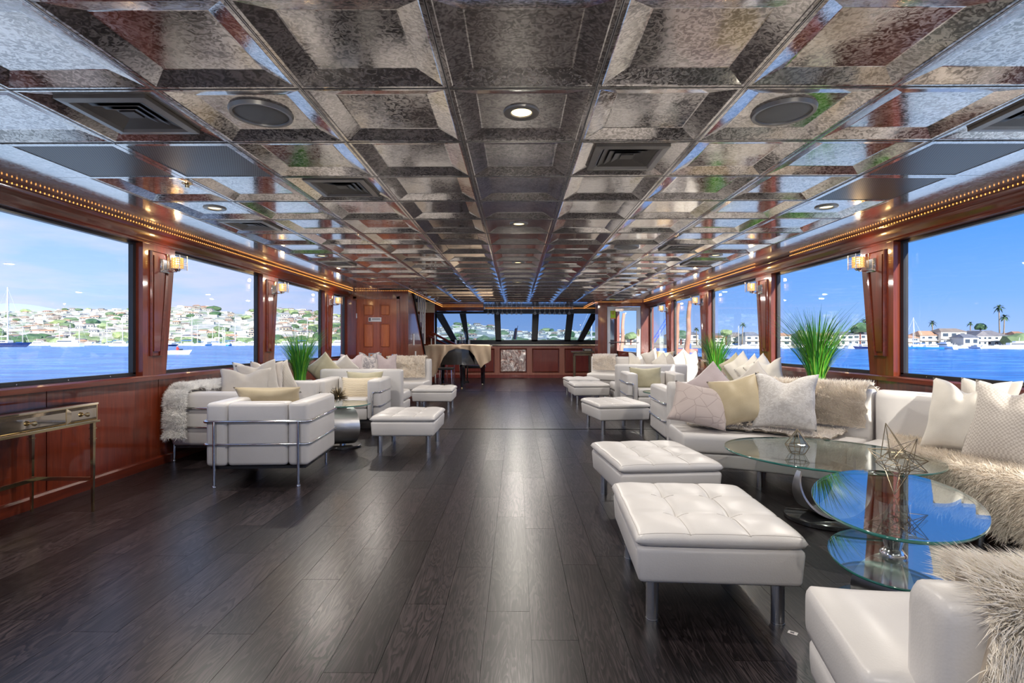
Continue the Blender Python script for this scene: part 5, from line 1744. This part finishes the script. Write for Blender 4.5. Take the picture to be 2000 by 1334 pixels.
for px in (1746, 1775, 1812, 1868, 1945, 1978, 1996, 1520, 1560, 1590, 1625, 1655, 1690, 1400, 1420, 1440, 1470, 1320, 1350, 1206, 1236):
    wn = 'nearest right window' if px > 1740 else 'second right window' if px > 1505 else 'third right window' if px > 1380 else 'fourth right window' if px > 1300 else 'white glazed door'
    hcnt[wn] = hcnt.get(wn, -1) + 1
    yy_ = R.uniform(653, 658)
    bank_house(px - R.uniform(9, 16), px + R.uniform(9, 16), yy_ - R.uniform(4, 7), yy_, R.uniform(285, 330), R.randrange(7), R.randrange(5), '%s back-row house from the left seen in the %s' % (ORD[hcnt[wn]], wn), 2)
# hillside houses (far, a few pixels each)
def two_mat_house(w, d, h, hr, wm, rm):
    b = MB()
    b.box((0, 0, h / 2 - 2), (w, d, h + 4)); nf = len(b.f)
    vs, fs = gable(w, d, h, hr, .6, w * .15); b.add(vs, fs); nr_ = len(b.f)
    for k in range(3):
        b.box((-w / 3 + k * w / 3, -d / 2 - .05, h * .5), (w * .2, .12, h * .45))
    me = bpy.data.meshes.new('hillside_house')
    me.from_pydata(b.v, [], b.f)
    for m in (HW[wm], RM[rm], M['hglass']): me.materials.append(m)
    mi = [0] * nf + [1] * (nr_ - nf) + [2] * (len(b.f) - nr_)
    me.polygons.foreach_set('material_index', mi)
    me.update()
    return me
HW = [simple('hill_house_wall_%d' % i, c, .9, var=.05, vscale=.3) for i, c in enumerate([(.46, .43, .38), (.40, .35, .29), (.44, .45, .46), (.34, .30, .27), (.54, .52, .48), (.38, .40, .42), (.44, .39, .35)])]
hm = [two_mat_house(R.uniform(6, 13), R.uniform(5, 7), R.uniform(1.8, 3.6), R.uniform(.8, 1.6), R.randrange(7), R.randrange(5)) for _ in range(14)]
M['leafA'] = simple('leaf_green', (.13, .19, .09), .8, var=.35, vscale=.6)
M['leafB'] = simple('leaf_dark', (.05, .11, .05), .8, var=.35, vscale=.6)
M['leafC'] = simple('leaf_light', (.24, .31, .14), .8, var=.3, vscale=.6)
def blob(mat, sq=.8, seed=0, sub=2):
    bm = bmesh.new(); bmesh.ops.create_icosphere(bm, subdivisions=sub, radius=1)
    for v in bm.verts:
        k = 1 + .38 * noise.noise(v.co * 1.9 + Vector((seed, 0, 0))) + .18 * noise.noise(v.co * 5 + Vector((0, seed, 0)))
        v.co = Vector((v.co.x * k, v.co.y * k, max(-.5, v.co.z * k * sq)))
    me = bpy.data.meshes.new('tree_crown'); bm.to_mesh(me); bm.free()
    me.materials.append(mat); return me
blobs = [blob(M[k], s_, i) for i, (k, s_) in enumerate((('leafA', .8), ('leafB', .9), ('leafC', .7), ('leafA', .6)))]
def vis_px():   # px columns seen through left windows and the bow windows
    return R.choice([R.uniform(-20, 285), R.uniform(-20, 285), R.uniform(325, 520), R.uniform(540, 640), R.uniform(650, 692), R.uniform(850, 1165)])
n_h = 0
for i in range(300):
    px = vis_px()
    Y = 486 + 505 * R.random() ** 1.15
    X = (px - 1008) / 1037 * Y
    inst('hillside_house', hm[R.randrange(14)], None, (X, Y, hill_z(X, Y) - .3), (0, 0, R.uniform(-.5, .5)), label='small pale house among the many on the far hillside', cat='house', group='houses on the far hillside')
hb = MB(); hb2 = MB()
for i in range(950):
    px = R.uniform(-420, 1250)
    Y = 500 + 500 * R.random()
    X = (px - 1008) / 1037 * Y
    z = hill_z(X, Y); w_, h_ = R.uniform(6, 13), R.uniform(2.0, 3.8)
    (hb if i % 2 else hb2).box((X, Y, z + h_ / 2 - 2), (w_, 9, h_ + 2), R.uniform(-.4, .4))
hb.obj('more_hillside_houses', HW[0], kind='stuff', label='mass of further tiny houses on the far hillside', cat='houses')
hb2.obj('more_hillside_houses', HW[4], kind='stuff', label='mass of further tiny tan houses on the far hillside', cat='houses')
for i in range(150):
    px = vis_px()
    near_ = R.random() < .35
    Y = R.uniform(478, 510) if near_ else 500 + 490 * R.random()
    X = (px - 1008) / 1037 * Y
    s_ = R.uniform(4.0, 7.5)
    o = inst('hillside_tree', blobs[R.randrange(4)], None, (X, Y, hill_z(X, Y) + s_ * .3), (0, 0, R.random() * 6), (s_ * R.uniform(1, 1.9), s_, s_ * R.uniform(.7, 1)), label='rounded green tree among the houses of the far hillside', cat='tree', group='trees on the far hillside')
# --- trees and palms on the right bank
def tree(px, ytop, ybase, Y, wpx, me, label):
    p, q = at(px, ybase, Y), at(px, ytop, Y)
    t = thing('round_tree', label, 'tree', (p.x, Y, WZ + 1.0), 0, 'trees on the right bank')
    hgt = q.z - WZ - 1.0
    r_ = wpx * Y / 1037 / 2
    inst('crown', me, t, (0, 0, hgt - r_ * .75), (0, 0, px), (r_, r_, r_ * .9))
    MB().cyl((0, 0, 0), (0, 0, hgt - r_ * .7), .35, 8).obj('trunk', M['mahogany'], t)
M['trunk'] = simple('palm_trunk', (.22, .18, .14), .9, var=.2, vscale=1)
for a in ((1680, 631, 675, 262, 30, blobs[1], 'dark tree above the white house left of the pillar'), (1568, 644, 676, 268, 36, blobs[0], 'green tree behind the near grass plant'), (1985, 650, 678, 250, 42, blobs[0], 'green bush at the far right edge'), (1915, 632, 660, 272, 20, blobs[1], 'ragged tree behind the pale grey house roof'),
          (1418, 642, 676, 262, 22, blobs[2], 'light green tree in the third right window'), (1330, 646, 672, 290, 26, blobs[1], 'dark tree behind the tall pilings'), (1232, 648, 668, 310, 24, blobs[0], 'green tree in the white glazed door'), (1200, 650, 668, 320, 14, blobs[1], 'small tree at the left of the white glazed door')):
    tree(*a)
def palm(px, ytop, ybase, Y, label, seed, k=1.0):
    p, q = at(px, ybase, Y), at(px, ytop, Y)
    rr = random.Random(seed)
    t = thing('palm_tree', label, 'palm', (p.x, Y, WZ + .8), 0, 'palms on the right bank')
    h = q.z - WZ - .8
    lean = rr.uniform(-.8, .8)
    MB().tube([(-lean, 0, 0), (-lean * .4, 0, h * .5), (0, 0, h * .93)], [.36, .28, .24], 8).obj('trunk', M['trunk'], t, smooth=True)
    b = MB()
    for i in range(34):
        a = rr.random() * 2 * PI; el = rr.uniform(-.7, 1.3)
        L_ = rr.uniform(1.9, 2.7) * k
        pts_ = []
        for q_ in range(5):
            s = q_ / 4
            r_ = L_ * s * math.cos(el * (1 - .3 * s)); z = h * .93 + L_ * (math.sin(el) * s - .55 * s * s)
            w_ = .30 * k * math.sin(PI * min(1, .15 + s * .85)) + .02
            c = Vector((r_ * math.cos(a), r_ * math.sin(a), z)); sd_ = Vector((-math.sin(a), math.cos(a), 0)) * w_
            pts_.append((c - sd_, c + sd_))
        base = len(b.v)
        for u, v in pts_: b.v += [tuple(u), tuple(v)]
        for q_ in range(4): b.f.append((base + 2 * q_, base + 2 * q_ + 1, base + 2 * q_ + 3, base + 2 * q_ + 2))
    b.obj('fronds', M['leafB'], t, kind='stuff')
palm(1951, 594, 652, 266, 'tallest palm above the pale grey house roof', 1, 1.15)
palm(1962, 614, 652, 262, 'second palm leaning beside the tallest one', 2, 1.1)
palm(1821, 626, 652, 270, 'palm standing alone left of the cream house', 3, .9)
palm(1895, 628, 654, 300, 'yellowish distant palm between the cream and grey houses', 4, .8)
palm(1688, 622, 655, 266, 'palm close to the nearest right pillar', 5, .8)
palm(1451, 630, 660, 266, 'palm in the middle of the third right window', 6, .9)
palm(1360, 640, 664, 285, 'small palm by the third right pillar', 7, .8)
# --- boats
M['hullwhite'] = simple('white_gelcoat', (.82, .83, .85), .25, coat=.4, var=.03)
M['hullnavy'] = simple('navy_gelcoat', (.008, .02, .10), .25, coat=.4, var=.1)
M['hullblue'] = simple('sky_blue_gelcoat', (.03, .20, .50), .3, var=.1)
M['hullred'] = simple('red_barge_paint', (.70, .16, .11), .5, var=.15)
M['canvas_blue'] = simple('blue_canvas', (.02, .12, .42), .8, var=.1)
M['mast'] = simple('aluminium_mast', (.72, .73, .74), .35, .3, var=.04)
M['boatglass'] = simple('boat_window_glass', (.04, .06, .09), .15, var=.1)
M['redshirt'] = simple('red_shirt', (.60, .05, .05), .8, var=.1)
M['skin'] = simple('skin', (.50, .32, .23), .6, var=.05)
def hull_mb(l, w, h):
    b = MB(); n = 12; pts_ = []
    for i in range(n + 1):
        s = i / n
        x = -l / 2 + l * s
        hw = w / 2 * (1 - max(0, (s - .45) / .55) ** 2.2) * (.88 + .12 * min(1, s * 5)) + .01
        sh = h * (1 + .25 * s * s)
        for yy, zz in ((-hw, sh), (-hw * .86, sh * .3), (-hw * .5, -.15), (hw * .5, -.15), (hw * .86, sh * .3), (hw, sh)):
            pts_.append((x + (.10 * l * s * zz / h if s > .8 else 0), yy, zz))
    b.grid(pts_, n + 1, 6)
    base = 0
    b.f.append(tuple(range(6)))
    for i in range(n): b.f.append((i * 6, i * 6 + 5, (i + 1) * 6 + 5, (i + 1) * 6))
    return b
def sailboat_proto(l, mat, cover):
    t = thing('sailboat', 'x', 'sailboat', (0, 0, 0), 0)
    hull_mb(l, l * .28, l * .085).obj('hull', M[mat], t, smooth=40)
    MB().rbox((-.05 * l, 0, l * .115), (l * .38, l * .16, l * .07), .1, 1).obj('cabin', M['hullwhite'], t)
    MB().box((-.05 * l, 0, l * .122), (l * .30, l * .163, l * .025)).obj('cabin_window', M['boatglass'], t)
    MB().tube([(.08 * l, 0, l * .08), (.08 * l, 0, l * 1.35)], [.20, .14], 6).obj('mast', M['mast'], t)
    MB().tube([(.08 * l, 0, l * .24), (-.36 * l, 0, l * .23)], .16, 6).obj('boom', M[cover], t)
    b = MB()
    for p in ((.55 * l, 0, l * .10), (-.48 * l, 0, l * .10), (.05 * l, l * .13, l * .09), (.05 * l, -l * .13, l * .09)): b.tube([p, (.08 * l, 0, l * 1.33)], .02, 4)
    b.obj('rigging', M['mast'], t)
    return t
def yacht_proto(l, mat='hullwhite', name='motor_yacht'):
    t = thing(name, 'x', 'motor boat', (0, 0, 0), 0)
    hull_mb(l, l * .27, l * .10).obj('hull', M[mat], t, smooth=40)
    MB().rbox((-.02 * l, 0, l * .15), (l * .52, l * .20, l * .10), l * .015, 2).obj('cabin', M['hullwhite'], t)
    MB().box((-.02 * l, 0, l * .16), (l * .46, l * .204, l * .035)).obj('cabin_windows', M['boatglass'], t)
    MB().rbox((-.08 * l, 0, l * .225), (l * .28, l * .16, l * .06), l * .012, 2).obj('flybridge', M['hullwhite'], t)
    b = MB(); b.tube([(-.1 * l, 0, l * .25), (-.12 * l, 0, l * .38)], .05, 5); b.obj('antenna', M['mast'], t)
    b = MB()
    for k in range(6):
        x = .2 * l + k * .05 * l; b.tube([(x, .09 * l - k * .012 * l, l * .11), (x, .09 * l - k * .012 * l, l * .16)], .02, 4); b.tube([(x, -.09 * l + k * .012 * l, l * .11), (x, -.09 * l + k * .012 * l, l * .16)], .02, 4)
    b.obj('bow_rail', M['mast'], t)
    return t
protos = {}
def boat(kind, px, Y, heading, scale, label, group):
    mk = {'sail_w': lambda: sailboat_proto(11, 'hullwhite', 'canvas_blue'), 'sail_n': lambda: sailboat_proto(12, 'hullnavy', 'hullwhite'), 'sail_b': lambda: sailboat_proto(10, 'hullblue', 'canvas_blue'), 'yacht': lambda: yacht_proto(13), 'yacht_n': lambda: yacht_proto(12, 'hullnavy'), 'yacht_b': lambda: yacht_proto(11, 'hullblue')}
    if kind not in protos: protos[kind] = mk[kind](); o = protos[kind]
    else: o = copy_tree(protos[kind])
    p = at(px, 680, Y)
    o.location = (p.x, Y, WZ + .05); o.rotation_euler = (0, 0, math.radians(heading)); o.scale = (scale,) * 3
    tag(o, label, 'sailboat' if kind.startswith('sail') else 'motor boat', group)
    return o
gl_, gr_ = 'boats moored along the left shore', 'boats moored along the right bank'
boat('sail_n', 8, 300, 2, 2.1, 'large navy sailboat with a tall mast at the left edge', gl_)
boat('yacht', 130, 330, 178, 1.55, 'large white motor yacht in the first left window', gl_)
boat('yacht', 232, 350, 175, 1.1, 'white motor yacht right of the large one in the first window', gl_)
boat('yacht_n', 337, 360, 90, .9, 'dark covered motor boat beside the nearest left pillar', gl_)
boat('yacht_b', 448, 380, 100, .8, 'small dark blue motor boat in the second left window', gl_)
cnt_ = {}
for px, Y, hd, s_, kd in [(42, 420, 10, 1.0, 'sail_w'), (76, 410, 4, 1.1, 'yacht'), (88, 440, 170, .8, 'yacht'), (118, 445, 175, 1.1, 'sail_w'), (134, 440, 10, 1.2, 'sail_w'), (152, 430, 20, 1.25, 'sail_w'), (175, 450, 5, .9, 'yacht'), (196, 450, 5, .7, 'sail_w'), (211, 420, 170, 1.2, 'sail_w'), (236, 400, 0, 1.5, 'sail_w'), (250, 450, 0, .9, 'sail_w'), (262, 410, 8, 1.3, 'sail_w'), (270, 430, 8, .9, 'yacht'),
        (352, 420, 12, 1.0, 'sail_w'), (371, 400, 15, 1.5, 'sail_w'), (388, 430, 170, 1.15, 'sail_w'), (405, 400, 95, 1.0, 'yacht'), (413, 440, 10, 1.0, 'sail_w'), (425, 430, 15, 1.2, 'sail_w'), (433, 445, 10, 1.0, 'sail_w'), (441, 430, 170, 1.1, 'sail_w'), (456, 410, 8, 1.5, 'sail_w'), (470, 440, 5, 1.0, 'yacht'), (494, 430, 170, 1.1, 'yacht'), (507, 450, 5, 1.0, 'sail_w'),
        (560, 430, 5, 1.1, 'yacht'), (574, 440, 5, 1.0, 'sail_w'), (597, 420, 10, 1.5, 'sail_w'), (622, 440, 10, 1.0, 'yacht'), (664, 420, 5, 1.3, 'yacht'), (680, 430, 5, 1.2, 'sail_w')]:
    wn = 'nearest' if px < 290 else 'second' if px < 525 else 'third' if px < 645 else 'farthest'
    cnt_[(kd, wn)] = cnt_.get((kd, wn), -1) + 1
    boat(kd, px, Y, hd, s_, '%s %s from the left in the %s left window' % (ORD[cnt_[(kd, wn)]], 'small white bare-masted sailboat' if kd == 'sail_w' else 'small white far motor boat', wn), 'white sailboats off the left shore' if kd == 'sail_w' else 'white motor boats off the left shore')
boat('sail_b', 1788, 218, 172, .95, 'sailboat with a blue sail cover and tall mast on the right', gr_)
boat('yacht_b', 1818, 205, 168, .75, 'blue hulled motor boat beside the blue sailboat', gr_)
boat('yacht', 1842, 214, 95, .85, 'tall white sportfishing boat seen bow-on', gr_)
boat('yacht_n', 1690, 222, 185, .75, 'dark hulled cruiser beside the nearest right pillar', gr_)
boat('yacht', 1668, 232, 20, .7, 'white cruiser behind the dark hulled one', gr_)
boat('yacht', 1984, 220, 175, .95, 'white motor yacht cut off at the right edge of the window', gr_)
boat('yacht', 1905, 232, 90, .5, 'small white skiff moored before the grey house', gr_)
for px in (1765, 1780, 1862, 1880, 1925, 1945, 1968, 1520, 1535, 1610, 1632, 1650, 1400, 1425, 1455, 1480):
    wn = 'nearest' if px > 1740 else 'second' if px > 1505 else 'third'
    cnt_[wn] = cnt_.get(wn, -1) + 1
    boat('yacht', px, R.uniform(228, 240), R.uniform(-25, 25) + R.choice((0, 180)), R.uniform(.35, .6), '%s tiny white boat from the left in the %s right window' % (ORD[cnt_[wn]], wn), 'tiny boats along the right bank')
boat('sail_w', 1572, 240, 10, .7, 'white sailboat half hidden behind the near grass plant', gr_)
boat('yacht', 1470, 245, 10, .6, 'small white boat in the third right window', gr_)
boat('sail_w', 1440, 250, 5, .7, 'white sailboat in the third right window', gr_)
gb = 'boats beyond the bow windows'
boat('yacht', 930, 92, 96, .42, 'white pilothouse boat seen through the bow windows', gb)
boat('yacht', 1010, 120, 0, .9, 'low white motor boat behind the flag beyond the bow', gb)
boat('yacht', 1078, 110, 5, .8, 'white boat right of the flag beyond the bow', gb)
boat('yacht', 866, 100, 10, .8, 'white boat behind the slanted left bow window post', gb)
boat('sail_w', 1150, 150, 10, .9, 'sailboat behind the right slanted bow window post', gb)
# small runabout with its driver
rp = at(349, 690, 122)
t = thing('runabout', 'small white open motorboat speeding on the water left', 'motor boat', (rp.x, 122, WZ + .1), 0)
hull_mb(5.0, 1.9, .75).obj('hull', M['hullwhite'], t, smooth=40)
MB().b2((-1.6, -.6, .5), (.4, .6, .82)).obj('seat_box', M['peach'], t)
MB().b2((.5, -.7, .8), (.56, .7, 1.15)).obj('windscreen', M['boatglass'], t)
pr = thing('person', 'person in a red shirt driving the small white motorboat', 'person', (rp.x - .3, 122, WZ + .9), 0)
b = MB(); b.lathe([(.10, 0), (.26, .0), (.25, .25), (.27, .55), (.22, .72), (.09, .80), (.07, .86)], 14); 
for sy in (-1, 1): b.tube([(0, sy * .24, .66), (.12, sy * .30, .42), (.36, sy * .2, .36)], [.085, .07, .055], 8)
b.obj('torso_and_arms', M['redshirt'], pr, smooth=True)
b = MB(); b.lathe([(.05, .84), (.09, .88), (.115, .98), (.10, 1.08), (.05, 1.13), (0, 1.14)], 12); b.obj('head', M['skin'], pr, smooth=True)
# flag on the bow
t = thing('flag', 'furled red white and blue flag on a pole beyond the bow', 'flag', (-.16, 19.6, -.105), 0)
MB().cyl((0, 0, 0), (.22, 0, 1.85), .010, 8).obj('pole', M['mast'], t)
for q, (nm, c) in enumerate((('stripe_red', 'hullred'), ('stripe_white', 'hullwhite'), ('stripe_red', 'hullred'), ('canton', 'hullnavy'))):
    MB().add([(.20 - .018 * q + dx * .6, .01 * math.sin(q + dz), 1.78 - dz * .55) for dx, dz in ((0, .0), (-.07, .1), (-.17, .75), (-.09, .8))] + [(.20 - .018 * q + dx * .6, .02, 1.78 - dz * .55) for dx, dz in ((0, .0), (-.07, .1), (-.17, .75), (-.09, .8))], [(0, 1, 2, 3), (4, 5, 6, 7), (0, 1, 5, 4), (1, 2, 6, 5), (2, 3, 7, 6), (3, 0, 4, 7)]).obj(nm, M[c], t)
# pilings, barge, crane
M['pile'] = simple('rusty_piling', (.38, .20, .13), .85, var=.25, vscale=.8)
M['crane_blue'] = simple('blue_crane_paint', (.04, .12, .55), .5, var=.1)
for px, yt, Y, r_, lab in ((1325, 592, 62, .30, 'pale tall wooden piling in the fourth right window'), (1347, 588, 58, .34, 'dark crooked wooden piling in the fourth right window'), (1218, 612, 70, .32, 'orange wooden piling seen through the white door')):
    p = at(px, yt, Y)
    b = MB(); n = 8
    b.tube([(p.x - .4 + .05 * k + .06 * math.sin(k * 1.7), Y, WZ - 1 + (p.z - WZ + 1) * k / n) for k in range(n + 1)], [r_ * (1 - .05 * k) for k in range(n + 1)], 10)
    tag(b.obj('piling', M['pile'], smooth=True), lab, 'piling', 'tall wooden pilings')
p = at(1335, 678, 150)
t = thing('barge', 'low red work barge floating behind the pilings', 'barge', (p.x, 150, WZ), 0)
MB().rbox((0, 0, .35), (7.0, 3, 1.1), .08, 1).obj('deck', M['hullred'], t)
MB().rbox((1.6, 0, 1.7), (.9, .9, 1.6), .1, 1).obj('blue_tarp', M['canvas_blue'], t)
t = thing('crane', 'blue lattice crane in the last right window', 'crane', (at(1268, 668, 60).x, 60, WZ), 0)
b = MB()
for k in range(10):
    z0, z1 = .8 * k, .8 * (k + 1)
    for sx in (-.25, .25): b.tube([(sx, 0, z0), (sx, 0, z1)], .05, 5)
    b.tube([(-.25, 0, z0), (.25, 0, z1)], .035, 4); b.tube([(.25, 0, z0), (-.25, 0, z1)], .035, 4)
b.obj('lattice_tower', M['mast'], t)
b = MB()
for k in range(7):
    x_, z_ = .3 + k * .26, 2.9 + k * .42
    b.tube([(x_, 0, z_), (x_ + .26, 0, z_ + .42)], .05, 5); b.tube([(x_ + .3, 0, z_ - .1), (x_ + .56, 0, z_ + .32)], .05, 5); b.tube([(x_, 0, z_), (x_ + .56, 0, z_ + .32)], .03, 4)
b.obj('lattice_boom', M['crane_blue'], t)
MB().rbox((-.1, 0, 1.7), (.6, .6, 1.4), .05, 1).obj('control_cabin', M['crane_blue'], t)
p = at(1292, 672, 75)
boat('yacht', 1290, 78, 80, .45, 'white boat below the blue crane in the last right window', gr_)
MB().b2((2.3, 14.6, -.02), (5.5, 19, .55)) if False else None
b = MB(); b.b2((2.25, 13.75, -.06), (3.55, 19.5, -.02)); struct(b.obj('side_deck', M['white_paint']))
b = MB(); b.b2((3.45, 13.75, -.02), (3.55, 19.5, .85)); b.b2((2.2, 19.4, -.02), (3.55, 19.5, .9)); struct(b.obj('bulwark', M['white_paint']))
